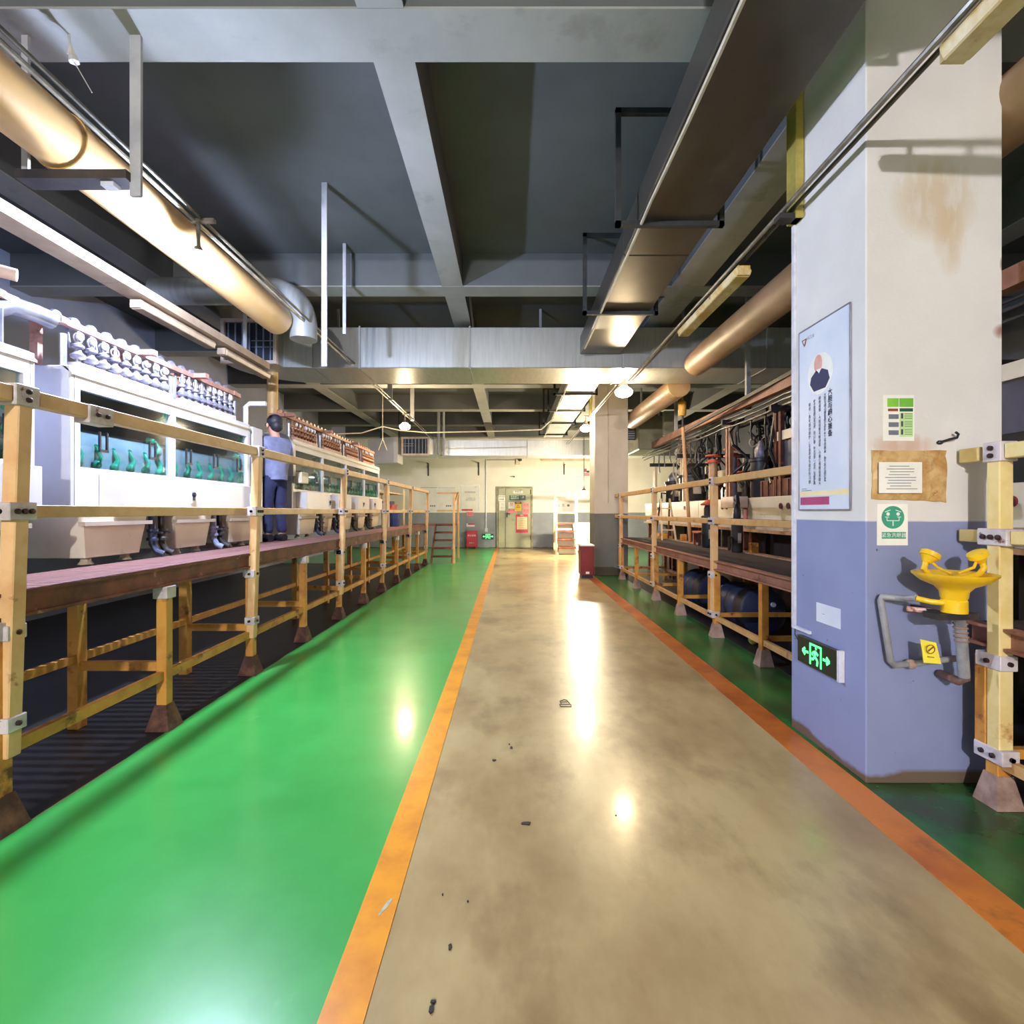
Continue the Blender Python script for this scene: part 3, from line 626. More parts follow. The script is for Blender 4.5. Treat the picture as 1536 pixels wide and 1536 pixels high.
def dial_mesh():
    return B().lathe((.012, 0, .20), [(.027, -.012), (.03, 0), (.03, .012), (.024, .016)], 12, 'x').mesh('dial', 'dial_white', True)
NOZ = nozzle_mesh(); HAN = handle_mesh(); VG = valve_mesh('valve_grey'); VC = valve_mesh('valve_copper'); DIA = dial_mesh()
def cabinet(lab, y0, y1, divs, boxes, tanks, pipes, groups, vm, rail_m, near_box=True):
    t = thing('plating_cabinet', lab, 'machine', (MX-.5, (y0+y1)/2, 1.1), 'white plating cabinets along the slatted walkway')
    zt, zb, zw0, zw1 = 2.53, 1.50, 1.82, 2.38
    B().box((MX-1.1, y0, zb), (MX-1.06, y1, zt)).build('back_panel', 'inner_teal', t)
    B().box((MX-1.06, y0, zb), (MX, y0+.04, zt)).build('end_panel', 'grey_panel', t, bevel=.006)
    B().box((MX-1.06, y1-.04, zb), (MX, y1, zt)).build('end_panel', 'grey_panel', t, bevel=.006)
    B().box((MX-1.06, y0+.041, zt-.03), (MX-.04, y1-.041, zt)).build('roof_panel', 'grey_panel', t)
    B().box((MX-.04, y0+.041, zw1), (MX, y1-.041, zt)).build('top_band', 'white_panel', t)
    B().prism([(MX-.06, zt), (MX+.012, zt-.06), (MX+.012, zt-.045), (MX-.06, zt+.014)], y0, y1, 'y').build('cornice', 'cream_panel', t)
    B().box((MX-.04, y0+.041, zb), (MX, y1-.041, zw0)).build('sill_panel', 'white_panel', t)
    B().box((MX-1.06, y0+.041, zb), (MX-.041, y1-.041, zb+.04)).build('bottom_panel', 'inner_teal', t)
    B().prism([(MX-.11, zb+.041), (MX-.10, 1.98), (MX-.13, 2.08), (MX-.20, 2.13), (MX-1.0, 2.13), (MX-1.0, zb+.041)], y0+.06, y1-.06, 'y').build('wet_tank', 'wet_grey', t, True)
    edges = [y0+.03]+divs+[y1-.03]
    for yy in divs: B().box((MX-.045, yy-.03, zw0), (MX+.004, yy+.03, zw1)).build('stile', 'white_panel', t)
    for yy in (y0+.055, y1-.055): B().box((MX-.04, yy-.03 if yy > y0+.1 else yy-.013, zw0), (MX+.002, yy+.013 if yy > y0+.1 else yy+.03, zw1)).build('stile', 'white_panel', t)
    rnd = random.Random(int(y0*100))
    for a, b in zip(edges, edges[1:]):
        p = B().box((MX-.03, a+.035, zw0), (MX-.022, b-.035, zw1)).build('window_pane', 'pane_glass', t)
        n = max(2, int((b-a)/.42))
        for k in range(n):
            o = link('pane_handle', HAN, p, at=(MX-.02, a+(b-a)*(k+.5)/n, 1.96))
        for k in range(int((b-a)/.2)+1):
            o = link('nozzle', NOZ, t, at=(MX-.07, a+.12+(b-a-.2)*k/max(1, int((b-a)/.2)), 1.845+.012*rnd.random())); o.rotation_euler.z = rnd.uniform(1.2, 1.9); o.scale = (.9, 1.25, 1.25)
        for z in (2.02, 2.2, 2.30):
            for yy, r in ((a+.09, 0), (b-.09, math.pi)):
                if rnd.random() < .75:
                    o = link('nozzle', NOZ, t, at=(MX-.075, yy, z)); o.rotation_euler = (rnd.uniform(-.8, .8), 0, math.pi/2+rnd.uniform(-.3, .3))
    # boxes with chamfered ends below the windows
    for (a, b, lk) in boxes:
        bx = B().prism([(MX+.002, a), (MX+.12, a+.10), (MX+.12, b-.02), (MX+.002, b)], 1.515, 1.785, 'z').build('drawer_box', 'white_panel', t, bevel=.004)
        if lk is not None:
            B().box((MX+.121, lk-.03, 1.575), (MX+.128, lk+.03, 1.70)).build('lock_plate', 'dial_white', bx)
            B().lathe((MX+.128, lk, 1.655), [(.024, 0), (.024, .012), (.012, .02)], 10, 'x').build('lock', 'black_plastic', bx)
            B().box((MX+.128, lk-.01, 1.60), (MX+.138, lk+.01, 1.645)).build('key', 'black_plastic', bx)
    for (a, b) in tanks:
        tk = B().hexa([(MX-.7, a+.06, 1.16), (MX+.04, a+.06, 1.16), (MX+.04, b-.06, 1.16), (MX-.7, b-.06, 1.16), (MX-.7, a, 1.495), (MX+.07, a, 1.495), (MX+.07, b, 1.495), (MX-.7, b, 1.495)]).build('lower_tank', 'cream_panel', t, bevel=.006)
        B().box((MX+.05, a-.01, 1.395), (MX+.10, b+.01, 1.425)).build('tank_lip', 'cream_lower', tk)
        for yy in (a+.14, b-.14): B().lathe((MX-.02, yy, 1.112), [(.05, 0), (.035, .02), (.03, .05)], 10).build('tank_foot', 'cream_lower', tk)
    for (yy, m) in pipes:
        B().tube([(MX+.03, yy, 1.49), (MX+.035, yy, 1.22), (MX+.07, yy, 1.16), (MX+.12, yy+.02, 1.135)], .028, 10).build('drain_pipe', m, t, True)
        vv = B().lathe((MX+.035, yy, 1.30), [(.03, -.05), (.045, -.05), (.045, -.03), (.034, -.02), (.034, .02), (.045, .03), (.045, .05)], 10).build('drain_valve', m, t, True)
        B().box((MX+.06, yy-.012, 1.31), (MX+.12, yy+.012, 1.325)).build('lever', 'dark_iron', vv)
    # valve groups with manifold and dial rail on the roof
    for (a, b, n) in groups:
        B().box((MX-.14, a-.05, zt+.015), (MX-.05, b+.05, zt+.06)).build('manifold', 'manifold_white' if vm is VG else 'copper_rail', t)
        for yy in (a-.04, (a+b)/2, b+.04): B().tube([(MX-.10, yy, zt-.005), (MX-.10, yy, zt+.02)], .02, 8).build('manifold_leg', 'dark_iron', t)
        for k in range(n):
            yy = a+(b-a)*k/(n-1)
            v = link('valve', vm, t, at=(MX-.095, yy, zt+.06)); v.rotation_euler.z = rnd.uniform(-.25, .25)
            if rnd.random() < .8:
                q = link('dial', DIA, v); q.location = (0, 0, 0); q.matrix_parent_inverse = Matrix()
        for yy in (a-.12, b+.10):
            B().tube([(MX-.10, yy, zt), (MX-.10, yy, zt+.24)], .022, 8).build('riser_pipe', 'steel_grey', t, True)
    B().box((MX-.16, y0+.05, 2.855), (MX-.125, y1+.02, 2.90)).build('dial_rail', rail_m, t)
    k = y0+.15
    while k < y1-.05:
        B().lathe((MX-.24, k, 2.93), [(.045, -.02), (.05, 0), (.045, .02)], 12, 'x').build('rail_disc', 'valve_grey' if vm is VG else 'valve_copper', t, True); k += .16
    for yy in [y0+.1+(y1-y0-.2)*i/3 for i in range(4)]:
        B().box((MX-.36, yy-.02, 2.53), (MX-.30, yy+.02, 2.86)).build('rail_post', rail_m, t)
        B().box((MX-.36, yy-.03, 2.86), (MX-.0, yy+.03, 2.905) if rnd.random() < .6 else (MX-.12, yy+.03, 2.905)).build('rail_arm', rail_m, t)
    return t
cabinet('nearest white plating cabinet, cut off by the picture edge', .9, 3.34, [2.05], [(1.1, 2.1, None), (2.3, 3.28, 2.66)], [(1.0, 1.9), (2.2, 3.2)], [(2.05, 'pipe_blue')], [(1.1, 1.9, 8), (2.2, 3.1, 8)], VG, 'copper_rail')
cabinet('white plating cabinet with two teal windows, just beyond the nearest one', 3.60, 6.10, [4.70], [(3.85, 4.95, 4.80), (4.97, 6.05, 5.88)], [(3.62, 4.28), (4.62, 5.20), (5.50, 6.05)], [(4.38, 'drum_blue'), (4.50, 'dark_iron'), (5.28, 'pipe_blue'), (5.40, 'dark_iron')],
        [(3.78, 4.72, 9), (4.98, 5.82, 9)], VG, 'copper_rail')
cabinet('long white plating cabinet with copper valves beyond the standing person', 7.25, 12.1, [8.45, 9.65, 10.85], [(7.4, 8.55, 8.42), (8.75, 9.6, 8.95), (9.9, 10.8, 10.35), (11.0, 11.9, 11.2)],
        [(7.35, 8.0), (8.3, 8.75), (9.2, 9.8), (10.2, 10.7), (11.2, 11.8)], [(8.08, 'drum_blue'), (8.2, 'dark_iron'), (8.9, 'drum_blue'), (9.05, 'dark_iron'), (9.95, 'dark_iron'), (10.9, 'dark_iron'), (11.05, 'dark_iron')],
        [(7.5, 8.3, 8), (8.7, 9.5, 8), (9.9, 10.6, 8), (11.0, 11.8, 8)], VC, 'steel_salmon')
# curved white hood on the near end of the long cabinet
hd = B(); hp = [(MX-.35, 2.0), (MX-.35, 2.6)]+[(MX-.1+.22*math.sin(t)-.06, 2.38+.22*math.cos(t)) for t in [math.pi/2*k/6 for k in range(7)]]+[(MX+.06, 2.0)]
tag(B().prism(hp, 7.16, 7.24, 'y').build('end_hood', 'white_panel'), 'white rounded hood plate on the near end of the long cabinet', 'hood')
tag(B().box((MX+.02, 7.26, 1.9), (MX+.14, 7.5, 2.06)).build('switch_box', 'cream_panel', None, bevel=.008), 'small cream switch box on the long cabinet front', 'box')
# white control box in the gap beside the person
cbx = thing('control_box', 'white louvred control box between the two cabinets', 'box', (-3.22, 6.25, 1.5))
B().box((-3.36, 6.15, 1.11), (-3.10, 6.40, 2.52)).build('box_body', 'white_panel', cbx, bevel=.008)
for k in range(3): B().box((-3.32, 6.135, 2.33+k*.05), (-3.14, 6.15, 2.355+k*.05)).build('louvre', 'grey_panel', cbx)
B().prism([(-3.32, 2.28), (-3.14, 2.28), (-3.23, 2.18)], 6.14, 6.15, 'y').build('triangle_plate', 'cream_lower', cbx)
B().tube([(-3.25, 6.28, 2.52), (-3.25, 6.28, 2.78), (-3.2, 6.28, 2.82), (-3.0, 6.28, 2.82)], .03, 10).build('pipe', 'white_panel', cbx, True)
# grey exhaust pipe elbows above the nearest cabinet
ep = thing('elbow_pipe', 'fat grey elbow pipe lying on the nearest cabinet roof', 'pipe', (-3.35, 3.0, 2.6))
B().tube([(-3.32, 2.2, 2.72), (-3.30, 3.05, 2.72), (-3.30, 3.18, 2.74), (-3.27, 3.34, 2.85), (-3.24, 3.50, 2.85), (-3.22, 3.60, 2.84)], .06, 14).build('pipe_run', 'steel_grey', ep, True)
B().tube([(-3.31, 2.9, 2.72), (-3.31, 2.98, 2.72)], .075, 14).build('collar', 'steel_grey', ep, True)
B().box((-3.38, 2.5, 2.53), (-3.26, 2.6, 2.67)).build('saddle', 'cream_panel', ep)
fp = thing('blower', 'grey round blower body above the nearest cabinet', 'blower', (-3.55, 2.9, 2.55))
B().lathe((-3.62, 2.9, 2.98), [(.05, -.2), (.17, -.18), (.2, -.1), (.2, .1), (.17, .18), (.05, .2)], 18, 'y').build('casing', 'steel_grey', fp, True)
B().box((-3.75, 2.8, 2.53), (-3.5, 3.0, 2.82)).build('stand', 'dark_iron', fp)
B().tube([(-3.5, 3.1, 3.06), (-3.2, 3.32, 3.03)], .04, 10).build('outlet', 'frame_pink', fp, True)

# things beyond the long cabinet
bk = thing('blue_bucket', 'blue plastic drum standing on the far walkway end', 'bucket', (-3.05, 13.2, 1.11))
B().lathe((-3.0, 13.1, 1.112), [(.13, 0), (.15, .02), (.165, .34), (.17, .36), (.15, .36)], 20).build('drum_body', 'blue_plastic', bk, True)
B().torus((-3.0, 13.1, 1.46), .165, .012, 'z', 20, 6).build('rim', 'blue_plastic', bk, True)
rk = thing('steel_rack', 'pale rack with shelves at the far end of the walkway', 'rack', (-3.3, 13.6, 1.1))
for x in (-3.6, -2.98):
    for y in (12.5, 14.3): B().box((x-.02, y-.02, 1.112 if x > -3 else .003), (x+.02, y+.02, 2.1)).build('post', 'steel_cream', rk)
for z in (1.5, 1.95): B().box((-3.6, 12.52, z), (-2.98, 14.28, z+.03)).build('shelf', 'steel_cream', rk)
B().box((-3.62, 12.5, 1.12), (-3.605, 14.3, 2.1)).build('back_sheet', 'grey_panel', rk)
tag(B().box((-3.4, 13.0, 1.531), (-3.02, 13.6, 1.64)).box((-3.42, 12.98, 1.64), (-3.0, 13.62, 1.67)).build('crate', 'red_plastic'), 'red plastic crate on the rack shelf above the blue drum', 'crate')
tag(B().box((-3.35, 12.6, 1.531), (-3.05, 12.85, 1.70)).build('carton', 'grey_panel', None, bevel=.006), 'white carton on the rack shelf beside the red crate', 'box')
tag(B().box((-3.4, 13.05, 1.671), (-3.06, 13.5, 1.76)).build('carton', 'print_navy', None, bevel=.006), 'dark flat carton lying on the red crate', 'box')

# ================================================================== PERSON
def person(loc, face):
    lab = 'person in grey blue shirt and dark trousers standing between the white cabinets, head turned away'
    x0, y0, z0 = loc; fx = Vector((math.cos(face), math.sin(face), 0)); lx = Vector((-math.sin(face), math.cos(face), 0))
    def P(f, l, z): return Vector(loc)+fx*f+lx*l+Vector((0, 0, z))
    root = thing('person', lab, 'person', loc)
    def skin(name, nodes, edges, m, sub=2):
        me = bpy.data.meshes.new(name); keys = list(nodes); me.from_pydata([P(*nodes[k][0]) for k in keys], [(keys.index(a), keys.index(b)) for a, b in edges], [])
        o = link(name, me, root); me.materials.append(M[m])
        md = o.modifiers.new('skin', 'SKIN'); md.use_smooth_shade = True
        for i, k in enumerate(keys):
            r = nodes[k][1]; me.skin_vertices[0].data[i].radius = r if isinstance(r, tuple) else (r, r); me.skin_vertices[0].data[i].use_root = (i == 0)
        s = o.modifiers.new('sub', 'SUBSURF'); s.levels = sub; s.render_levels = sub
        return o
    n = {'pelvis': ((0, 0, .86), .085), 'waist': ((.0, 0, 1.0), .08), 'chest': ((-.01, 0, 1.18), .085), 'neckb': ((-.02, 0, 1.34), .065), 'neck': ((.0, 0, 1.40), .055), 'jaw': ((.03, 0, 1.46), .07), 'head': ((.02, 0, 1.53), .088), 'top': ((.0, 0, 1.60), .065), 'nose': ((.115, 0, 1.50), .016)}
    e = [('pelvis', 'waist'), ('waist', 'chest'), ('chest', 'neckb'), ('neckb', 'neck'), ('neck', 'jaw'), ('jaw', 'head'), ('head', 'top'), ('head', 'nose')]
    for s, sd in (('l', 1), ('r', -1)):
        n.update({s+'sh': ((-.02, sd*.17, 1.30), .055), s+'el': ((.03, sd*.23, 1.05), .042), s+'wr': ((.24, sd*.17, 1.00), .028), s+'palm': ((.30, sd*.15, 1.0), .032),
                  s+'hip': ((0, sd*.085, .82), .065), s+'kn': ((.02, sd*.095, .46), .055), s+'an': ((-.02, sd*.10, .09), .04), s+'toe': ((.12, sd*.11, .04), .035)})
        e += [('chest', s+'sh'), (s+'sh', s+'el'), (s+'el', s+'wr'), (s+'wr', s+'palm'), ('pelvis', s+'hip'), (s+'hip', s+'kn'), (s+'kn', s+'an'), (s+'an', s+'toe')]
        for i, (dl, ln) in enumerate(((-.030, .07), (-.010, .08), (.010, .075), (.028, .06))):
            n[s+'f%d' % i] = ((.34, sd*.15+dl, 1.0), .0095); n[s+'g%d' % i] = ((.34+ln*.7, sd*.15+dl, .975), .008)
            e += [(s+'palm', s+'f%d' % i), (s+'f%d' % i, s+'g%d' % i)]
        n[s+'th'] = ((.31, sd*.15-sd*.045, 1.02), .010); n[s+'ti'] = ((.35, sd*.15-sd*.05, 1.02), .009); e += [(s+'palm', s+'th'), (s+'th', s+'ti')]
    skin('body', n, e, 'skin')
    sh = {'waist': ((0, 0, .95), (.17, .15)), 'hem': ((0, 0, .80), (.165, .15)), 'chest': ((-.015, 0, 1.17), (.19, .155)), 'neckb': ((-.02, 0, 1.345), .075)}
    se = [('waist', 'hem'), ('waist', 'chest'), ('chest', 'neckb')]
    for s, sd in (('l', 1), ('r', -1)):
        sh.update({s+'sh': ((-.02, sd*.17, 1.295), .078), s+'mid': ((.0, sd*.21, 1.16), .068), s+'el': ((.03, sd*.235, 1.06), .062)}); se += [('chest', s+'sh'), (s+'sh', s+'mid'), (s+'mid', s+'el')]
    skin('shirt', sh, se, 'shirt')
    tr_ = {'p': ((0, 0, .86), (.12, .11)), 'w': ((0, 0, .97), (.11, .10))}; te = [('p', 'w')]
    for s, sd in (('l', 1), ('r', -1)):
        tr_.update({s+'h': ((0, sd*.085, .78), .105), s+'k': ((.02, sd*.095, .46), .078), s+'a': ((-.02, sd*.10, .09), .064)}); te += [('p', s+'h'), (s+'h', s+'k'), (s+'k', s+'a')]
    skin('trousers', tr_, te, 'trousers')
    for sd in (1, -1):
        a = P(-.07, sd*.10, .045); b = P(.17, sd*.115, .03)
        B().tube([a, P(-.02, sd*.10, .05), P(.08, sd*.11, .045), b], [.045, .055, .052, .032], 12).build('shoe', 'shoe_black', root, True)
    h = B(); c = P(-.012, 0, 1.56); h.ball(c, (.102, .102, .095), 16, 10); c2 = P(-.045, 0, 1.50); h.ball(c2, (.078, .085, .08), 14, 8)
    h.build('hair', 'hair', root, True)
    for sd in (1, -1):
        B().ball(P(.02, sd*.088, 1.505), (.018, .018, .03), 8, 6).build('ear', 'skin', root, True)
        B().ball(P(.095, sd*.032, 1.525), .012, 8, 6).build('eye', 'ink', root, True)
    g = B()
    for sd in (1, -1):
        ce = P(.108, sd*.036, 1.522)
        g.tube([ce+lx*(.027*math.cos(t))+Vector((0, 0, .02*math.sin(t))) for t in [2*math.pi*k/10 for k in range(11)]], .003, 5)
        g.tube([P(.105, sd*.063, 1.527), P(.02, sd*.09, 1.53)], .003, 5)
    g.build('glasses', 'bolt_dark', root)
    B().tube([P(.112, -.02, 1.455), P(.116, 0, 1.453), P(.112, .02, 1.455)], .005, 5).build('mouth', 'print_pink', root)
person((-3.08, 6.68, 1.11), math.radians(150))

# ================================================================== RIGHT WALKWAY
RX = 2.46; RZ = .91
def right_walk(lab, y0, y1, legs, m_deck):
    t = thing('steel_walkway', lab, 'walkway', (2.95, (y0+y1)/2, 0))
    n = max(1, round((y1-y0)/1.2))
    for k in range(n):
        a = y0+(y1-y0)*k/n; b = y0+(y1-y0)*(k+1)/n
        B().box((2.49, a+.003, RZ-.03), (3.30, b-.003, RZ)).build('deck_plate', m_deck, t)
        B().box((3.30, a+.003, RZ-.03), (3.46, b-.003, RZ+.012)).build('edge_board', 'deck_edge', t)
    f = B(); f.box((2.46, y0, RZ-.11), (2.49, y1, RZ+.003)); f.box((2.42, y0, RZ-.11), (2.46, y1, RZ-.095)); f.box((2.42, y0, RZ-.012), (2.46, y1, RZ+.003)); f.build('front_beam', 'steel_salmon', t)
    B().box((3.40, y0, RZ-.12), (3.44, y1, RZ-.031)).build('rear_beam', 'steel_rust', t)
    for i, yy in enumerate(legs):
        B().box((RX-.035, yy-.035, .12), (RX+.035, yy+.035, RZ-.112)).build('leg', 'steel_gold', t, bevel=.004)
        B().hexa([(RX-.07, yy-.07, .003), (RX+.07, yy-.07, .003), (RX+.07, yy+.07, .003), (RX-.07, yy+.07, .003), (RX-.04, yy-.04, .16), (RX+.04, yy-.04, .16), (RX+.04, yy+.04, .16), (RX-.04, yy+.04, .16)]).build('foot', 'deck_edge', t)
        B().box((3.38, yy-.035, .003), (3.44, yy+.035, RZ-.121)).build('leg', 'steel_gold', t)
        B().box((RX+.036, yy-.02, .24), (3.38, yy+.02, .29)).build('cross_brace', 'steel_gold', t)
        if i:
            B().box((RX-.02, legs[i-1]+.037, .20), (RX+.02, yy-.037, .255)).build('lower_rail', 'steel_yellow', t)
            B().box((3.39, legs[i-1]+.037, .20), (3.43, yy-.037, .255)).build('lower_rail', 'steel_salmon', t)
    return t
rw = right_walk('raised dark plate walkway along the tank line beyond the near column', 3.66, 11.6, [3.8, 4.98, 6.12, 7.42, 8.66, 10.0, 11.3], 'deck_dark')
rn = right_walk('short dark plate walkway in front of the near column', .4, 2.77, [.6, 1.6, 2.62], 'deck_dark')
GX = 2.44
rn.location.x += .035
def right_rail(lab, y0, y1, posts, top, mid, m1='steel_pale', m2='steel_yellow', m3='steel_gold'):
    g = thing('guardrail', lab, 'guardrail', (GX, (y0+y1)/2, .3))
    for yy in posts:
        B().box((GX-.036, yy-.036, .26), (GX+.036, yy+.036, top-.04)).build('post', m1, g, bevel=.005)
        B().box((GX-.04, yy+.038, .24), (GX+.03, yy+.10, RZ-.15)).build('stiffener', m3, g, bevel=.004)
        clamp(g, GX, yy, top, .10, .10, 2, True, -1); clamp(g, GX, yy, mid, .16, .085, 3, False, -1)
        clamp(g, GX, yy+.02, .74, .14, .075, 1, False, -1); clamp(g, GX, yy+.02, .27, .16, .075, 2, False, -1)
    prev = y0
    for yy in posts+[y1]:
        last = yy == y1
        if yy-prev > .1:
            B().box((GX-.03, prev, top-.037), (GX+.03, yy if last else yy-.052, top+.037)).build('top_rail', m2, g, bevel=.004)
            B().box((GX-.03, prev, mid-.032), (GX+.03, yy if last else yy-.082, mid+.032)).build('mid_rail', m2, g, bevel=.004)
        prev = yy+.082 if not last else yy
    return g
right_rail('tan steel guardrail between the two columns on the tank line side', 3.62, 11.85, [3.72, 6.14, 8.70, 11.32], 1.86, 1.385)
rr_ = right_rail('pale yellow guardrail end bolted up to the near column', .2, 2.795, [.3, 2.59], 1.80, 1.37, 'steel_butter', 'steel_butter', 'steel_gold'); rr_.location.x += .035

# ================================================================== TANK LINE (right)
TX = 3.52
def tank(lab, y0, y1, yc=None):
    t = thing('plating_tank', lab, 'tank', (TX+.5, (y0+y1)/2, 0), 'cream plating tanks in a row')
    B().box((TX, y0+.01, 1.38), (TX+1.1, y1-.01, 1.70)).build('tank_body', 'cream_panel', t, bevel=.008)
    B().box((TX+.03, y0+.01, 1.24), (TX+1.1, y1-.01, 1.379)).build('lower_band', 'cream_lower', t)
    B().box((TX-.03, y0, 1.20), (TX+1.1, y1, 1.239)).build('base_lip', 'tan_wood', t)
    yc = yc or (y0+y1)/2-.25
    for dy in (-.09, .09):
        B().lathe((TX, yc+dy, 1.57), [(.04, 0), (.04, -.012), (.028, -.012)], 14, 'x').build('port', 'red_dark', t, True)
        B().lathe((TX-.012, yc+dy, 1.57), [(.026, .004), (.026, -.002)], 14, 'x').build('port_glass', 'black_plastic', t, True)
    for yy in (y0+.12, y1-.12):
        B().box((TX+.05, yy-.04, .003), (TX+.13, yy+.04, 1.199)).build('leg', 'steel_rust', t)
    B().box((TX+.4, y0+.1, .02), (TX+.46, y1-.1, 1.19)).build('skirt', 'deck_dark', t)
ys = [.3, 2.2, 4.05, 5.9, 7.75, 9.6, 11.45, 13.4]
tl = ['cream plating tank nearest the viewer beside the guardrail end', 'cream plating tank behind the near column', 'cream plating tank just past the near column, mostly hidden by it', 'cream plating tank with the two clearest round ports',
      'cream plating tank behind the orange capped pump', 'cream plating tank behind the leaning pole', 'cream plating tank next to the far column']
for i, l in enumerate(tl): tank(l, ys[i], ys[i+1], 3.50 if i == 1 else None)

# overhead rail with cables
ra = thing('overhead_rail', 'brown hoist rail with cables above the tank line', 'rail', (TX, 7, 3.1))
for a, b in [(.5, 4), (4, 7.5), (7.5, 11), (11, 14)]:
    B().box((TX-.05, a+.004, 3.06), (TX+.05, b-.004, 3.20)).build('rail_section', 'steel_salmon', ra)
for k, (dx, dz) in enumerate([(.0, -.03), (.06, -.06), (-.02, -.10), (.10, -.12), (.02, -.16)]):
    B().tube([(TX+dx, .6+.5*j, 3.04+dz-.025*math.sin(math.pi*(j % 4)/4)) for j in range(27)], .012, 5).build('cable', 'conduit_dark' if k % 2 else 'black_plastic', ra)
for yy in (5.6, 7.6, 10.9):
    B().box((TX-.03, yy-.03, 3.20), (TX+.03, yy+.03, 4.9)).build('rail_hanger', 'strap_grey', ra)
for yy in [4.6+.43*k for k in range(20)]:
    B().tube([(TX+.06, yy, 2.88), (TX+.06, yy+.03, 2.7), (TX+.08, yy+.02, 2.52+.1*math.sin(yy*5))], .014, 5).build('drop_hose', 'black_plastic', ra)
# portal frames
def portal(lab, y, m, zt=2.82, x0=TX+.05, x1=TX+1.3, w=.055):
    t = thing('portal_frame', lab, 'frame', (x0, y, 1.7))
    for x in (x0, x1): B().box((x-w/2, y-w/2, 1.702), (x+w/2, y+w/2, zt)).build('upright', m, t)
    B().box((x0-.15, y-w/2, zt), (x1+.1, y+w/2, zt+.08)).build('crossbeam', 'dark_iron', t)
    B().box((x0-.02, y+.1, 1.702), (x0+.04, y+.16, zt)).build('upright', m, t)
portal('brown paired uprights with black crossbeam, first past the near column', 6.75, 'steel_rust')
portal('brown paired uprights hidden behind the near column', 4.75, 'steel_rust')
portal('brown paired uprights with black crossbeam behind the red flanged pipes', 8.30, 'steel_salmon', 2.9)
portal('slim pale paired uprights near the leaning pole', 10.55, 'steel_cream', 2.6)
portal('far pale paired uprights beside the far column', 12.6, 'steel_cream', 2.6)
tag(B().box((TX+.10, 4.6, 2.83), (TX+.18, 8.2, 2.91)).build('long_bar', 'dark_iron'), 'black lengthwise bar resting on the portal crossbeams', 'beam')
# red flanged standpipes with hand wheels
def standpipe(lab, x, y, h, m, r=.075):
    t = thing('standpipe', lab, 'pipe', (x, y, 1.7))
    B().tube([(x, y, 1.702), (x, y, 1.702+h)], r, 14).build('pipe_body', m, t, True)
    B().lathe((x, y, 1.702+h), [(r+.05, 0), (r+.05, .03), (r+.02, .035), (r+.02, .06)], 16).build('flange', 'flange_red', t, True)
    B().torus((x, y, 1.702+h+.13), .12, .016, 'z', 18, 6).build('hand_wheel', 'flange_red', t, True)
    B().tube([(x, y, 1.702+h+.05), (x, y, 1.702+h+.14)], .015, 6).build('spindle', 'dark_iron', t)
    for k in range(3):
        a = 2*math.pi*k/3; B().bar((x, y, 1.702+h+.13), (x+.12*math.cos(a), y+.12*math.sin(a), 1.702+h+.13), .014, .01).build('spoke', 'flange_red', t)
    B().lathe((x, y, 2.0), [(r+.012, -.03), (r+.03, -.02), (r+.03, .02), (r+.012, .03)], 14).build('band', 'dark_iron', t, True)
standpipe('tan standpipe with red hand wheel, the farther of the pair', 3.62, 9.15, .66, 'pipe_tan')
standpipe('bluish standpipe with red hand wheel, the nearer of the pair', 3.68, 8.52, .70, 'pipe_blue', .08)
standpipe('short rusty standpipe with small red wheel low between pumps', 3.95, 9.75, .30, 'steel_rust', .05)
standpipe('short dark standpipe with red wheel behind the pair', 4.0, 8.75, .34, 'dark_iron', .05)
# filter pumps
def pump(lab, x, y, z, r, h, m, m_band, cap=None):
    t = thing('filter_pump', lab, 'pump', (x, y, z))
    B().lathe((x, y, z+.002), [(r*.9, 0), (r, .03), (r, h*.62), (r*1.12, h*.63), (r*1.12, h*.68), (r*.9, h*.70)], 20).build('vessel', m, t, True)
    B().lathe((x, y, z+h*.701), [(r*.62, 0), (r*.66, .02), (r*.66, h*.16), (r*.5, h*.22), (r*.3, h*.3)], 16).build('motor', m_band, t, True)
    if cap: B().lathe((x, y, z+h*.93), [(r*1.15, 0), (r*1.2, .02), (r*.7, .05), (r*.3, .09)], 16).build('cap', cap, t, True)
    B().tube([(x-r*.9, y-.02, z+h*.3), (x-r*1.5, y-.02, z+h*.32), (x-r*1.5, y-.02, z+.03)], .022, 8).build('outlet_pipe', 'dark_iron', t, True)
    B().box((x-r*.3, y-r*1.05, z+h*.2), (x+r*.3, y-r*.98, z+h*.4)).build('name_plate', 'cream_lower', t)
pump('black pump with grey motor band past the brown uprights', 3.75, 7.62, 1.70, .17, .85, 'black_plastic', 'valve_grey')
pump('squat black drum pump beside the leaning pole', 3.80, 10.7, 1.70, .27, .80, 'black_plastic', 'dark_iron')
pump('dark pump behind the short red wheel', 4.1, 9.3, 1.70, .16, .75, 'dark_iron', 'steel_rust')
pump('rusty pump standing behind the bluish standpipe', 4.1, 8.0, 1.70, .18, .80, 'dark_iron', 'valve_grey')
pump('dark pump hidden behind the near column', 3.95, 5.3, 1.70, .17, .85, 'black_plastic', 'valve_grey')
pump('dark pump next to the black hose bundle', 3.9, 7.05, 1.70, .17, .9, 'dark_iron', 'steel_rust')
pump('black pump under the far pale uprights', 3.8, 11.9, 1.70, .2, .7, 'black_plastic', 'valve_grey')
pump('slim black pump with orange cap standing on the dark walkway', 3.22, 8.35, RZ+.0, .10, .74, 'black_plastic', 'dark_iron', 'flange_red')
pump('slim black pump on the dark walkway beside the white hose box', 3.25, 7.35, RZ+.0, .08, .70, 'dark_iron', 'black_plastic')
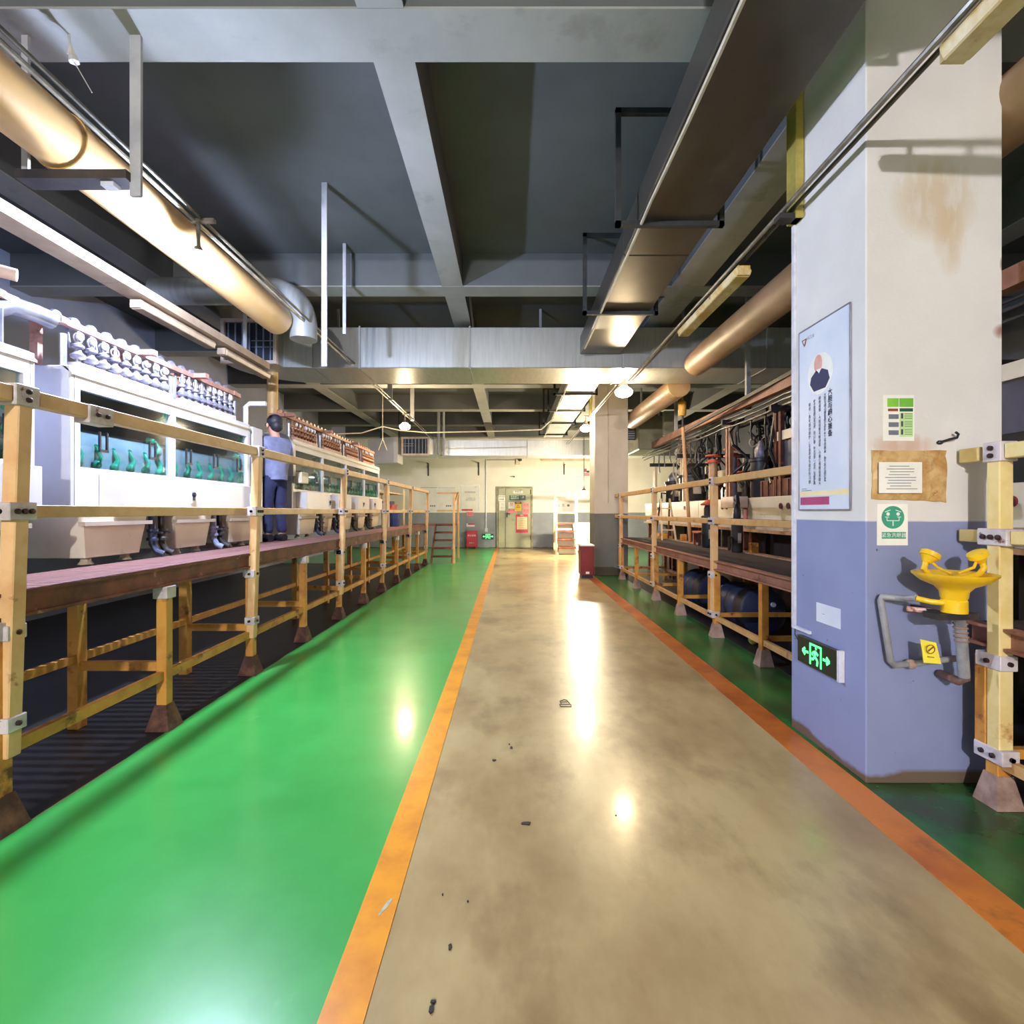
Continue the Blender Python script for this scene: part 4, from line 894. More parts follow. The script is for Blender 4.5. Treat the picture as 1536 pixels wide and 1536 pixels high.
# side panels and boxes on the tanks
sp = thing('rack_panel', 'purple brown rack panel on the tank rim past the near column', 'panel', (3.6, 6.9, 1.7))
B().box((3.56, 6.5, 1.702), (3.60, 7.3, 1.93)).build('sheet', 'steel_rust', sp)
for k in range(5): B().box((3.545, 6.55+k*.17, 1.71), (3.558, 6.57+k*.17, 1.92)).build('rib', 'pipe_rust', sp)
tag(B().box((3.58, 6.0, 2.06), (3.61, 6.85, 2.42)).build('dark_board', 'drum_blue'), 'dark blue sheet hanging behind the near column edge', 'panel')
tag(B().box((3.56, 6.0, 2.44), (3.59, 6.95, 2.56)).build('pale_board', 'cream_panel'), 'pale narrow board above the dark blue sheet', 'board')
tag(B().box((3.58, 3.2, 2.06), (3.61, 5.0, 2.42)).build('dark_board', 'drum_blue'), 'dark blue sheet seen past the outer edge of the near column', 'panel')
tag(B().box((3.56, 3.2, 2.44), (3.59, 5.0, 2.56)).build('pale_board', 'cream_panel'), 'pale narrow board seen past the outer edge of the near column', 'board')
tag(B().box((3.9, 8.9, 2.12), (3.94, 9.9, 2.26)).build('pale_board', 'cream_panel'), 'pale narrow board behind the red wheel standpipes', 'board')
hb = thing('hose_box', 'white box with black hose on the tank front', 'box', (3.3, 7.75, 1.5))
B().box((3.28, 7.55, 1.55), (3.50, 8.0, 1.72)).build('box_body', 'frame_pink', hb, bevel=.006)
B().tube([(3.30, 7.5, 1.66), (3.28, 7.42, 1.72), (3.27, 7.36, 1.60), (3.27, 7.36, 1.3), (3.27, 7.36, 1.0), (3.27, 7.36, .93)], .03, 8).build('hose', 'black_plastic', hb, True)
B().box((3.505, 7.6, 1.30), (3.515, 7.72, 1.55)).build('red_strip', 'print_red', hb)
# made-up dark cabinets, added behind the tanks to darken the background
for (ya, yb, h, lab) in [(8.3, 9.2, 2.55, 'added dark backdrop cabinet behind the grey banded pump'), (9.25, 10.2, 2.35, 'added dark backdrop cabinet behind the red wheel standpipes'), (10.9, 11.9, 2.2, 'added dark backdrop cabinet behind the leaning pole'), (6.4, 7.6, 2.6, 'added dark backdrop cabinet hidden mostly by the near column')]:
    t = thing('backdrop_cabinet', lab, 'cabinet', (5.0, (ya+yb)/2, 0))
    B().box((4.8, ya, .06), (5.3, yb, h)).build('cabinet_body', 'dark_iron', t, bevel=.01)
    B().box((4.785, ya+.04, .2), (4.80, (ya+yb)/2-.01, h-.06)).build('door', 'drum_blue', t); B().box((4.785, (ya+yb)/2+.01, .2), (4.80, yb-.04, h-.06)).build('door', 'drum_blue', t)
    for k in range(4): B().box((4.775, ya+.1, h-.2-k*.06), (4.785, (ya+yb)/2-.08, h-.18-k*.06)).build('louvre', 'dark_iron', t)
    B().box((4.76, (ya+yb)/2-.06, 1.1), (4.785, (ya+yb)/2-.04, 1.3)).build('handle', 'steel_grey', t)
    B().box((4.84, ya+.04, .003), (5.26, yb-.04, .06)).build('plinth', 'black_plastic', t)
# hanging hoses clusters
for i, (yy, lab) in enumerate([(6.45, 'tangle of black hoses hanging beside the near column'), (7.1, 'tangle of black hoses over the brown uprights'), (7.9, 'black hose bundle over the grey banded pump'), (9.9, 'dark hose bundle near the leaning pole'), (11.2, 'far pale hose bundle close to the far column')]):
    t = thing('hose_bundle', lab, 'hose', (3.7, yy, 2.9)); r = random.Random(i)
    for k in range(9):
        x = 3.6+.5*r.random(); y = yy+.45*(r.random()-.5); pts = [(x, y, 2.98)]
        for j in range(1, 6): pts.append((x+.16*r.uniform(-1, 1), y+.14*r.uniform(-1, 1), 2.98-.22*j))
        B().tube(pts, .016+.01*r.random(), 6).build('hose', 'black_plastic' if i < 4 else 'cable_white', t, True)
    for k in range(4):
        c = (3.6+.4*r.random(), yy+.4*(r.random()-.5), 2.4+.4*r.random()); B().torus(c, .06, .014, 'y', 14, 6).build('hose_loop', 'cable_white' if k == 0 else 'black_plastic', t, True)
# leaning pole with lantern
po = thing('lamp_pole', 'tan leaning pole on the dark walkway with a yellow lantern on top', 'pole', (3.35, 9.5, RZ))
B().tube([(3.35, 9.55, RZ+.014), (3.28, 9.75, 3.1)], .032, 10).build('pole', 'tan_wood', po, True)
B().tube([(3.28, 9.75, 3.1), (3.28, 9.76, 3.32)], .02, 8).build('neck', 'dark_iron', po)
B().lathe((3.27, 9.76, 3.32), [(.06, 0), (.075, .02), (.075, .25), (.06, .27), (.02, .30), (.02, .55)], 16).build('lantern', 'lantern_yellow', po, True)
# bracket arm from the pole
tag(B().bar((3.30, 9.7, 3.02), (3.47, 6.2, 3.22), .03, .05).build('stay_bar', 'dark_iron'), 'dark sloping stay bar from the pole top along the hoist rail', 'bar')
# air duct box with louvre, behind the far column side
ac = thing('louvre_box', 'olive grey duct box with dark louvre beside the far column', 'duct', (3.6, 13.0, 2.9))
B().prism([(3.15, 12.6), (3.95, 12.6), (3.95, 14.0), (3.15, 14.0)], 3.02, 3.85, 'z').build('box_body', 'duct_olive', ac, bevel=.02)
B().box((2.95, 12.9, 3.30), (3.14, 13.6, 3.75)).build('louvre_frame', 'dark_iron', ac)
for k in range(7): B().box((2.94, 12.885, 3.33+k*.058), (3.12, 12.90, 3.36+k*.058)).build('louvre', 'grille_blade', ac)
for k in range(2): B().box((3.3+.45*k, 13.0, 3.85), (3.34+.45*k, 13.04, 4.9)).build('hanger', 'strap_grey', ac)
rd = thing('duct_drop', 'pale flat duct plate dropping in front of the olive duct box', 'duct', (3.1, 9.4, 3.2))
B().box((3.48, 11.6, 3.22), (3.72, 11.75, 3.78)).build('plate', 'duct_olive', rd, bevel=.006)
# step ladder, boxes on the walkway
ld = thing('step_ladder', 'small pale folding ladder standing on the dark walkway', 'ladder', (3.2, 10.6, RZ))
for s in (-1, 1):
    B().bar((3.2+s*.14, 10.35, RZ+.002), (3.2+s*.09, 10.6, RZ+.85), .03, .03).build('rail', 'steel_cream', ld); B().bar((3.2+s*.14, 10.85, RZ+.002), (3.2+s*.09, 10.6, RZ+.85), .03, .03).build('rail', 'steel_rust', ld)
for k in range(3): B().box((3.2-.13+.015*k, 10.40+.06*k, RZ+.2+.22*k), (3.2+.13-.015*k, 10.47+.06*k, RZ+.22+.22*k)).build('step', 'steel_cream', ld)
st = thing('low_stool', 'orange brown low stool under the orange capped pump', 'stool', (3.3, 8.6, RZ))
B().box((3.17, 8.55, RZ+.22), (3.42, 8.95, RZ+.25)).build('seat', 'flange_red', st)
for x in (3.2, 3.39):
    for y in (8.58, 8.92): B().box((x-.02, y-.02, RZ+.014), (x+.02, y+.02, RZ+.22)).build('leg', 'flange_red', st)
tag(B().box((3.15, 10.9, RZ+.002), (3.45, 11.5, RZ+.06)).box((3.2, 11.0, RZ+.06), (3.4, 11.3, RZ+.12)).build('tool_tray', 'lantern_yellow'), 'yellow tool tray on the dark walkway near the far column', 'tray')
tag(B().box((3.33, 5.4, RZ+.013), (3.44, 5.5, RZ+.16)).build('pole_socket', 'steel_gold', None, bevel=.004), 'yellow pole socket at the walkway edge past the near column', 'bracket')
tag(B().box((3.34, 7.1, RZ+.013), (3.44, 7.2, RZ+.15)).build('pole_socket', 'steel_gold', None, bevel=.004), 'yellow pole socket at the walkway edge beside the slim pump', 'bracket')
tag(B().box((3.34, 10.0, RZ+.013), (3.44, 10.1, RZ+.14)).build('pole_socket', 'steel_gold', None, bevel=.004), 'yellow pole socket at the walkway edge near the ladder', 'bracket')
tag(B().bar((3.40, 5.82, RZ+.014), (3.42, 5.95, RZ+.30), .05, .02).build('red_wedge', 'print_red'), 'red wedge leaning at the walkway edge past the near column', 'wedge')
# drums and float under the walkway
for (y, lab) in [(6.55, 'dark blue drum lying under the walkway, the nearer one'), (8.0, 'dark blue drum lying under the walkway, the farther one')]:
    t = thing('drum', lab, 'drum', (3.05, y, 0), 'drums under the walkway')
    B().lathe((3.05, y, .285), [(.24, -.4), (.28, -.38), (.28, -.14), (.27, -.12), (.28, -.1), (.28, .1), (.27, .12), (.28, .14), (.28, .38), (.24, .4)], 22, 'y').build('drum_body', 'drum_blue', t, True)
    B().lathe((3.15, y-.4, .38), [(.03, 0), (.03, -.02)], 10, 'y').build('bung', 'dial_white', t)
tag(B().ball((2.72, 5.75, .055), .05, 12, 8).build('float_ball', 'float_yellow', None, True), 'small yellow float ball on the floor under the walkway', 'ball')
# pale stair by the far wall
stp = stair('pale cream stair with boxed steps near the end wall', 1.62, 2.28, 17.6, 4, .27, .26, 'steel_rust', 'steel_cream', 'steel_cream',
      [(1.58, 17.7, .003, 1.95), (1.58, 18.5, .003, 2.1), (2.34, 18.4, .003, 2.1)], [((1.58, 17.7, 1.60), (1.58, 18.45, 2.08)), ((1.61, 18.5, 2.08), (2.31, 18.42, 2.08)), ((1.61, 18.5, 1.45), (2.31, 18.42, 1.45))], 'cream_panel')
tag(B().box((1.66, 18.82, 1.02), (3.4, 19.6, 1.08)).box((2.3, 18.86, .003), (2.36, 18.92, 1.02)).box((3.3, 18.86, .003), (3.36, 18.92, 1.02)).box((2.37, 18.86, .05), (3.29, 18.88, 1.0)).build('stair_landing', 'cream_panel'), 'cream boxed landing behind the pale stair', 'landing')
t = thing('landing_rail', 'thin cream rail of the landing beside the far column', 'guardrail', (2.9, 18.7, 1.08))
for x in (2.45, 2.95, 3.38): B().box((x-.025, 18.86, 1.082), (x+.025, 18.91, 2.0)).build('post', 'steel_cream', t)
for z in (1.5, 1.98): B().box((2.37, 18.86, z), (3.4, 18.91, z+.05)).build('rail', 'steel_cream', t)
# red cabinet at the far column
rb = thing('red_cabinet', 'dark red cabinet with white top standing by the far column', 'cabinet', (1.72, 11.6, 0))
B().box((1.57, 11.45, .07), (1.86, 11.85, .72)).build('cabinet_body', 'red_dark', rb, bevel=.008)
B().box((1.555, 11.43, .72), (1.875, 11.87, .75)).build('top_plate', 'paper', rb)
B().box((1.59, 11.47, .003), (1.84, 11.83, .07)).build('plinth', 'black_plastic', rb)
B().box((1.68, 11.44, .10), (1.76, 11.45, .15)).build('label_plate', 'paper', rb)
B().box((1.60, 11.442, .16), (1.83, 11.45, .69)).build('door', 'red_dark', rb)

# ================================================================== ON THE NEAR COLUMN
fr = (1, 0, 0); upv = (0, 0, 1); NY = CY0-.0005
LFX = CX0-.0005; lr = (0, -1, 0)   # left face: right vector runs towards the viewer
def lf(y, z, off=0): return (LFX-off, y, z)
ps = thing('poster', 'tall pale blue poster with round portrait and vertical lettering on the near column', 'poster', (LFX, 3.2, 1.5))
plate(ps, 'sheet', 'paper_blue', lf(3.20, 2.105), lr, upv, .52, 1.19, .006)
pf = B()
for (a, b) in [((2.94, 1.51), (2.94, 2.70)), ((3.46, 1.51), (3.46, 2.70)), ((2.94, 1.51), (3.46, 1.51)), ((2.94, 2.70), (3.46, 2.70))]:
    pf.bar((LFX-.006, a[0], a[1]), (LFX-.006, b[0], b[1]), .008, .008)
pf.build('poster_edge', 'steel_grey', ps)
plate(ps, 'band', 'print_magenta', lf(3.29, 1.567, .006), lr, upv, .31, .05, .001)
plate(ps, 'warm_strip', 'paper_warm', lf(3.20, 1.615, .006), lr, upv, .50, .03, .0008)
n = 24
B().prism([(3.23+.13*math.cos(2*math.pi*k/n), 2.37+.13*math.sin(2*math.pi*k/n)) for k in range(n)], LFX-.0075, LFX-.006, 'x').build('portrait_disc', 'paper', ps)
B().prism([(3.23+.12*a, 2.37+.12*b) for a, b in [(-.85, -.45), (-.7, .0), (-.2, .22), (0, .1), (.3, .22), (.75, -.05), (.85, -.4), (.5, -.85), (-.5, -.85)]], LFX-.0085, LFX-.0075, 'x').build('portrait_suit', 'print_navy', ps)
B().prism([(3.245+.042*math.cos(2*math.pi*k/14), 2.435+.058*math.sin(2*math.pi*k/14)) for k in range(14)], LFX-.0085, LFX-.0075, 'x').build('portrait_face', 'print_skin', ps)
B().prism([(3.235, 2.37), (3.21, 2.40), (3.26, 2.40)], LFX-.0095, LFX-.0085, 'x').build('portrait_collar', 'paper', ps)
lg = B(); lg.prism([(3.43, 2.64), (3.37, 2.64), (3.385, 2.605), (3.40, 2.59)], LFX-.0075, LFX-.006, 'x'); lg.build('logo', 'print_brown', ps)
lg = B(); lg.prism([(3.415, 2.632), (3.385, 2.632), (3.40, 2.606)], LFX-.0085, LFX-.0075, 'x'); lg.build('logo_core', 'paper_blue', ps)
text('科工业', .026, 'ink_grey', ps, lf(3.325, 2.645, .0075), lr, upv)
def vtext(s, size, m, y, z, line=1.0, bold=0.0): text('\n'.join(s), size, m, ps, lf(y, z, .0075), lr, upv, line=line, bold=bold)
vtext('大胆与细心兼备', .043, 'ink', 3.125, 2.25, .98, .0012)
vtext('大胆与细心兼备是做好每件工作的根本，把工作做细做实', .0245, 'ink_grey', 3.175, 2.235, .90, .0004)
vtext('细致谨慎，大胆创新不断进取，小事做到精益求精大', .0245, 'ink_grey', 3.230, 2.225, 1.0, .0004)
vtext('敢于担当细心不马虎，用心做事，每天进步一点点，不断提高', .0245, 'ink_grey', 3.285, 2.215, .82, .0004)
vtext('前进，勇敢面对困难，让品质成为我们的习惯', .0245, 'ink_grey', 3.338, 2.205, 1.08, .0004)
for zz_, ww_ in ((1.648, .06), (1.636, .11)): plate(ps, 'fine_print', 'ink_grey', lf(3.43-ww_/2, zz_, .0068), lr, upv, ww_, .004, .0008)
tk = thing('wall_trunking', 'thin white trunking down the column edge to the lit exit sign', 'conduit', (LFX, 3.5, .7))
B().box((LFX-.018, 3.505, .72), (LFX, 3.535, 3.46)).build('trunk', 'dial_white', tk)
B().box((LFX-.018, 3.33, .70), (LFX, 3.535, .719)).build('trunk', 'dial_white', tk)
B().tube([(LFX-.012, 3.50, .70), (LFX-.014, 3.50, .66), (LFX-.014, 3.46, .63)], .004, 5).build('wire', 'black_plastic', tk)
nt_ = thing('paper_note', 'small white paper note above the green exit sign', 'notice', lf(3.155, .86))
plate(nt_, 'sheet', 'paper_blue', lf(3.155, .86), lr, upv, .24, .12, .0015)
text('一', .03, 'ink_grey', nt_, lf(3.2, .87, .002), lr, upv)
# exit sign
es = thing('exit_sign', 'lit green exit sign with running figure and two arrows on the near column', 'sign', lf(3.23, .59))
B().box((LFX-.03, 3.02, .50), (LFX, 3.44, .675)).build('housing', 'exit_black', es, bevel=.003)
B().box((LFX-.034, 3.0, .495), (LFX, 3.019, .68)).build('end_cap', 'dial_white', es)
def running_exit(par, x, yc, zc, s, face='x'):
    """running figure in a doorway between two arrows, in the plane of the left column face (or the wall when face == 'y')"""
    def bars(name, segs, w):
        b = B()
        for (a, c) in segs:
            if face == 'x': b.bar((x, yc-a[0]*s, zc+a[1]*s), (x, yc-c[0]*s, zc+c[1]*s), .002, w*s, (0, -(c[1]-a[1]), -(c[0]-a[0])))
            else: b.bar((yc+a[0]*s, x, zc+a[1]*s), (yc+c[0]*s, x, zc+c[1]*s), w*s, .002, (0, 1, 0))
        b.build(name, 'exit_glow', par)
    bars('doorway', [((-.42, -.5), (-.42, .5)), ((-.42, .46), (.42, .46)), ((.42, .5), (.42, -.5))], .09)
    bars('runner', [((.0, .22), (-.05, -.05)), ((-.05, -.05), (.16, -.2)), ((.16, -.2), (.12, -.45)), ((-.05, -.05), (-.2, -.22)), ((-.2, -.22), (-.34, -.22)), ((.0, .18), (.2, .06)), ((.0, .18), (-.2, .1)), ((-.2, .1), (-.25, -.03)), ((.02, .30), (.06, .38))], .11)
    for d_ in (-1, 1):
        bars('arrow', [((d_*.58, 0), (d_*1.0, 0)), ((d_*1.05, 0), (d_*.84, .16)), ((d_*1.05, 0), (d_*.84, -.16))], .11)
running_exit(es, LFX-.0315, 3.235, .587, .135)
# front face
gn = thing('green_notice', 'white and green printed notice taped high on the near column', 'notice', (2.135, NY, 2.02))
def ff(px, py, off=0): return ((px-766)/F*CY0, NY-off, 1.5-(py-767)/F*CY0)
k_ = CY0/F
plate(gn, 'sheet', 'paper', ff(1347.5, 627), fr, upv, 47*k_, 69*k_, .0015)
plate(gn, 'header', 'print_green', ff(1339, 604, .0015), fr, upv, 17*k_, 13*k_, .0008); plate(gn, 'header', 'print_green', ff(1359, 604, .0015), fr, upv, 21*k_, 13*k_, .0008)
plate(gn, 'bar', 'print_brown', ff(1339, 615, .0015), fr, upv, 15*k_, 4*k_, .0008); plate(gn, 'bar', 'print_dark_green', ff(1359, 615, .0015), fr, upv, 20*k_, 5*k_, .0008)
plate(gn, 'column_block', 'print_pale_green', ff(1359, 637, .0015), fr, upv, 20*k_, 36*k_, .0006)
for j in range(3):
    plate(gn, 'picture', 'ink_grey', ff(1340, 625+j*12, .0015), fr, upv, 15*k_, 7*k_, .0008); plate(gn, 'mark', 'ink', ff(1352.5, 624+j*12, .0022), fr, upv, 3*k_, 8*k_, .0008)
    for q in range(3): plate(gn, 'text_line', 'print_dark_green', ff(1362, 621+j*12+q*3.2, .0022), fr, upv, 11*k_, .7*k_, .0006)
bg = thing('plastic_bag', 'crumpled brown plastic pocket with a typed sheet taped on the near column', 'bag', (2.19, NY, 1.7))
bm_ = B(); nx, nz = 12, 8; r = random.Random(3)
def bagpt(i, j):
    u = i/nx; v = j/nz; p = ff(1307+u*111, 748-v*72); edge = min(u, 1-u, v, 1-v)
    return (p[0]+(.008*r.uniform(-1, 1) if edge > 0 else .004*r.uniform(-1, 1)), NY-.003-(.018*min(1, edge*4)+.008*r.random()), p[2]+.004*r.uniform(-1, 1)-(.02*u*(1-v) if v < .1 else 0)+.012*u*0)
gv = [bagpt(i, j) for j in range(nz+1) for i in range(nx+1)]
fs = [(j*(nx+1)+i, j*(nx+1)+i+1, (j+1)*(nx+1)+i+1, (j+1)*(nx+1)+i) for j in range(nz) for i in range(nx)]
no = len(gv); gv2 = [(x, NY-.0005, z) for (x, y_, z) in gv]
bm_.add(gv+gv2, fs+[tuple(no+q for q in reversed(f_)) for f_ in fs]+[(i, i+no, i+1+no, i+1) for i in range(nx)]+[(nz*(nx+1)+i, nz*(nx+1)+i+1, nz*(nx+1)+i+1+no, nz*(nx+1)+i+no) for i in range(nx)]
        + [(j*(nx+1), (j+1)*(nx+1), (j+1)*(nx+1)+no, j*(nx+1)+no) for j in range(nz)]+[(j*(nx+1)+nx, j*(nx+1)+nx+no, (j+1)*(nx+1)+nx+no, (j+1)*(nx+1)+nx) for j in range(nz)])
bm_.build('pocket', 'bag_brown', bg)
plate(bg, 'typed_sheet', 'paper', ff(1344, 717, .031), fr, upv, 64*k_, 46*k_, .0015)
for q in range(9): plate(bg, 'text_line', 'ink_grey', ff(1344+(q % 3)*2-2, 700+q*4.2, .0327), fr, upv, (30 if q == 0 else 46-(q % 4)*5)*k_, 1.0*k_, .0006)
ws = thing('eyewash_sign', 'white sign with green disc and two eyes above the eyewash basin', 'sign', ff(1338, 787))
plate(ws, 'sheet', 'paper', ff(1338, 787), fr, upv, 46*k_, 62*k_, .003)
cx, _, cz = ff(1338.5, 776)
B().prism([(cx+17*k_*math.cos(2*math.pi*q/28), cz+17*k_*math.sin(2*math.pi*q/28)) for q in range(28)], NY-.0045, NY-.003, 'y').build('green_disc', 'print_teal', ws)
em = B()
for s in (-1, 1):
    em.lathe((cx+s*7.5*k_, NY-.0045, cz+5*k_), [(2.6*k_, 0), (2.6*k_, -.001)], 12, 'y')
    for a, b in [((s*9, 1), (s*9, -5)), ((s*9, -5), (0, -5)), ((s*12, 8), (s*4, 11)), ((s*12, .5), (s*6, .5))]: em.bar((cx+a[0]*k_, NY-.005, cz+a[1]*k_), (cx+b[0]*k_, NY-.005, cz+b[1]*k_), 1.1*k_, .001, (0, 1, 0))
em.bar((cx, NY-.005, cz-5*k_), (cx, NY-.005, cz-13*k_), 1.3*k_, .001, (0, 1, 0))
em.build('eye_symbol', 'ink_white', ws)
plate(ws, 'name_bar', 'print_teal', ff(1340, 803, .003), fr, upv, 36*k_, 10*k_, .0008)
text('紧急洗眼器', 7.4*k_, 'ink_white', ws, ff(1340, 799.6, .0042), fr, upv)
hk = thing('wall_hook', 'black bent hook on the near column above the plastic pocket', 'hook', ff(1410, 663))
B().ball(ff(1408, 664, .008), (.018, .012, .012), 10, 6).build('hook_base', 'black_plastic', hk, True)
B().tube([ff(1408, 664, .012), ff(1418, 660, .03), ff(1426, 658, .04), ff(1428, 653, .04), ff(1424, 650, .04)], .007, 8).build('hook_arm', 'black_plastic', hk, True)
# eyewash station
ey = thing('eyewash_station', 'yellow eyewash basin with twin nozzles and grey pipes on the near column', 'eyewash', (2.2, 2.6, .7))
EYY = 2.56; ex, ez = (1431-766)/F*EYY, 1.5-(866-767)/F*EYY
basin = B().lathe((ex, EYY, ez), [(.03, -.175), (.055, -.175), (.055, -.115), (.05, -.11), (.056, -.10), (.06, -.07), (.08, -.045), (.135, -.02), (.170, .012), (.172, .022), (.165, .022), (.125, -.005), (.05, -.02), (.01, -.02)], 32).build('basin', 'eyewash_yellow', ey, True)
for s in (-1, 1):
    B().tube([(ex, EYY, ez-.01), (ex+s*.09, EYY, ez+.005), (ex+s*.125, EYY, ez+.015), (ex+s*.15, EYY, ez+.045), (ex+s*.14, EYY, ez+.085)], .014, 10).build('nozzle_arm', 'eyewash_yellow', ey, True)
    d_ = Vector((-s*.5, 0, .87)); p0 = Vector((ex+s*.14, EYY, ez+.075))
    B().tube([p0, p0+d_*.03, p0+d_*.032, p0+d_*.055, p0+d_*.058], [.018, .036, .044, .044, .038], 18).build('nozzle_head', 'eyewash_yellow', ey, True)
    B().tube([p0+Vector((-s*.03, 0, -.0)), p0+Vector((-s*.05, -.01, -.025)), (ex+s*.02, EYY, ez+.02)], .007, 8).build('link_rod', 'eyewash_yellow', ey, True)
WY = CY0-.03
def fp_(px, py, y): return ((px-766)/F*y, y, 1.5-(py-767)/F*y)
B().tube([(ex-.03, EYY, ez-.13), (ex-.10, EYY+.02, ez-.125), (ex-.14, EYY+.06, ez-.115)], .014, 10).build('brass_pipe', 'eyewash_yellow', ey, True)
B().tube([(ex-.14, EYY+.06, ez-.115), fp_(1345, 897, 2.74), fp_(1322, 895, WY-.02), fp_(1321, 900, WY-.02), fp_(1336, 992, WY-.02), fp_(1342, 998, WY-.02), fp_(1365, 996, WY-.02), fp_(1440, 987, WY-.03)], .017, 10).build('supply_pipe', 'pipe_grey', ey, True)
B().lathe(fp_(1366, 996, WY-.02), [(.02, -.02), (.026, -.01), (.026, .01), (.02, .02)], 10, 'x').build('coupling', 'deck_edge', ey, True)
B().tube([(ex+.02, EYY, ez-.17), (ex+.04, EYY+.02, ez-.20), fp_(1440, 935, 2.62), fp_(1443, 968, 2.64), fp_(1446, 1015, 2.66)], .026, 12).build('drain_pipe', 'pipe_grey', ey, True)
for q in (.0, .2, .4, .6, .8):
    pa = Vector(fp_(1440, 935, 2.62)).lerp(Vector(fp_(1443, 968, 2.64)), q); B().torus(pa, .028, .005, 'z', 14, 6).build('pipe_ring', 'deck_edge', ey, True)
B().tube([fp_(1446, 1000, 2.66), fp_(1448, 1018, 2.66), fp_(1438, 1022, 2.68), fp_(1410, 1010, CY0-.03)], .022, 10).build('trap_pipe', 'pipe_rust', ey, True)
B().tube([fp_(1360, 913, 2.78), fp_(1400, 917, 2.70), fp_(1430, 922, 2.62)], .014, 8).build('support_arm', 'tape_pink', ey, True)
B().bar((ex-.10, EYY+.02, ez-.195), (ex+.10, EYY+.02, ez-.19), .10, .03).build('support_bracket', 'dark_iron', ey)
B().bar((ex-.0, EYY+.02, ez-.20), (ex-.0, CY0-.001, ez-.20), .03, .03).build('support_bracket', 'dark_iron', ey)
tg = thing('yellow_tag', 'yellow tag with black round mark hung on the eyewash pipe', 'tag', fp_(1396, 980, 2.66))
a, b, c_, d_ = fp_(1381, 959, 2.66), fp_(1404, 964, 2.64), fp_(1412, 996, 2.62), fp_(1386, 994, 2.64)
B().hexa([d_, c_, (c_[0], c_[1]+.004, c_[2]), (d_[0], d_[1]+.004, d_[2]), a, b, (b[0], b[1]+.004, b[2]), (a[0], a[1]+.004, a[2])]).build('tag_plate', 'tag_yellow', tg)
q0 = fp_(1396, 974, 2.632)
B().torus(q0, .022, .002, 'y', 16, 5).bar((q0[0]-.012, q0[1], q0[2]-.01), (q0[0]+.014, q0[1], q0[2]+.012), .005, .002, (0, 1, 0)).bar((q0[0]-.016, q0[1], q0[2]-.038), (q0[0]+.018, q0[1], q0[2]-.042), .004, .002, (0, 1, 0)).build('tag_mark', 'print_brown', tg)

# ================================================================== END WALL
WYb = YB-.001
def wb(px, py, off=0): return ((px-766)/F*WYb, WYb-off, 1.5-(py-767)/F*WYb)
kb = WYb/F
dr = struct(bpy.data.objects.new('door_1', None), 'grey green double steel door with warning signs'); C.objects.link(dr); dr.location = wb(772, 822); WORLD[dr.name] = Matrix.Translation(dr.location)
x0, x1, zt = wb(745, 0)[0], wb(799, 0)[0], wb(0, 730)[2]
f = B(); f.box((x0, WYb-.08, 0.003), (x0+.07, WYb, zt)); f.box((x1-.07, WYb-.08, .003), (x1, WYb, zt)); f.box((x0+.07, WYb-.08, zt-.07), (x1-.07, WYb, zt)); f.build('door_frame', 'door_frame', dr)
xm = wb(758, 0)[0]
B().box((x0+.08, WYb-.05, .02), (xm-.012, WYb-.005, zt-.08)).build('door_leaf', 'door_green', dr, bevel=.006)
B().box((xm+.012, WYb-.05, .02), (x1-.08, WYb-.005, zt-.08)).build('door_leaf', 'door_green', dr, bevel=.006)
B().box((xm+.05, WYb-.09, 1.25), (xm+.09, WYb-.05, 1.45)).tube([(xm+.07, WYb-.1, 1.40), (xm+.2, WYb-.1, 1.40)], .014, 8).build('door_handle', 'dark_iron', dr)
for z in (.35, 2.2): B().box((x1-.1, WYb-.07, z), (x1-.06, WYb-.05, z+.18)).build('hinge', 'dark_iron', dr)
def sign(name, lab, cat, m, px0, py0, px1, py1, off, extras=(), texts=()):
    t = thing(name, lab, cat, wb((px0+px1)/2, (py0+py1)/2, off))
    plate(t, 'sheet', m, wb((px0+px1)/2, (py0+py1)/2, off), fr, upv, (px1-px0)*kb, (py1-py0)*kb, .006)
    for (nm, mm, a, b, c, d) in extras: plate(t, nm, mm, wb((a+c)/2, (b+d)/2, off+.006), fr, upv, (c-a)*kb, (d-b)*kb, .002)
    for (s, size, mm, px, py) in texts: text(s, size*kb, mm, t, wb(px, py, off+.009), fr, upv)
    return t
DO = .051
sign('door_sign', 'white strip sign with three characters at the door top', 'sign', 'paper', 770, 736.3, 784, 740, DO, texts=[('电镀部', 3.4, 'ink', 777, 736.2)])
sign('exit_plate', 'dark green plate with two white lines of lettering on the door', 'sign', 'print_dark_green', 764, 743, 788.5, 750.5, DO, [('dark_half', 'exit_black', 780.5, 743.4, 788, 750.2)], [('安全出口\n保持畅通', 3.1, 'ink_white', 772, 743.3), ('↗', 5, 'ink_white', 784.3, 743.5)])
sign('no_smoking_sign', 'white sign with red circle on the door, left of the yellow one', 'sign', 'paper', 762.5, 753.5, 772, 763, DO, texts=[('禁', 5.5, 'print_red', 767.2, 754.5)])
sign('pink_label', 'pink strip label under the red circle sign on the door', 'sign', 'print_pink', 762.5, 763.4, 776, 769, DO, texts=[('禁止烟火', 3.0, 'print_red', 769, 764)])
sign('warning_sign', 'yellow warning triangle sign with brown header on the door', 'sign', 'print_yellow', 772.3, 753, 782, 766.5, DO+.007, [('header', 'print_brown', 772.3, 753, 782, 756)], [('警告', 2.6, 'print_yellow', 777.2, 753.2), ('△', 6, 'ink', 777.2, 756.8)])
sign('pink_plate', 'upper pink plate at the door edge', 'sign', 'print_pink', 783.5, 754.5, 794, 762, DO, texts=[('注意', 4, 'print_red', 788.8, 755.6)])
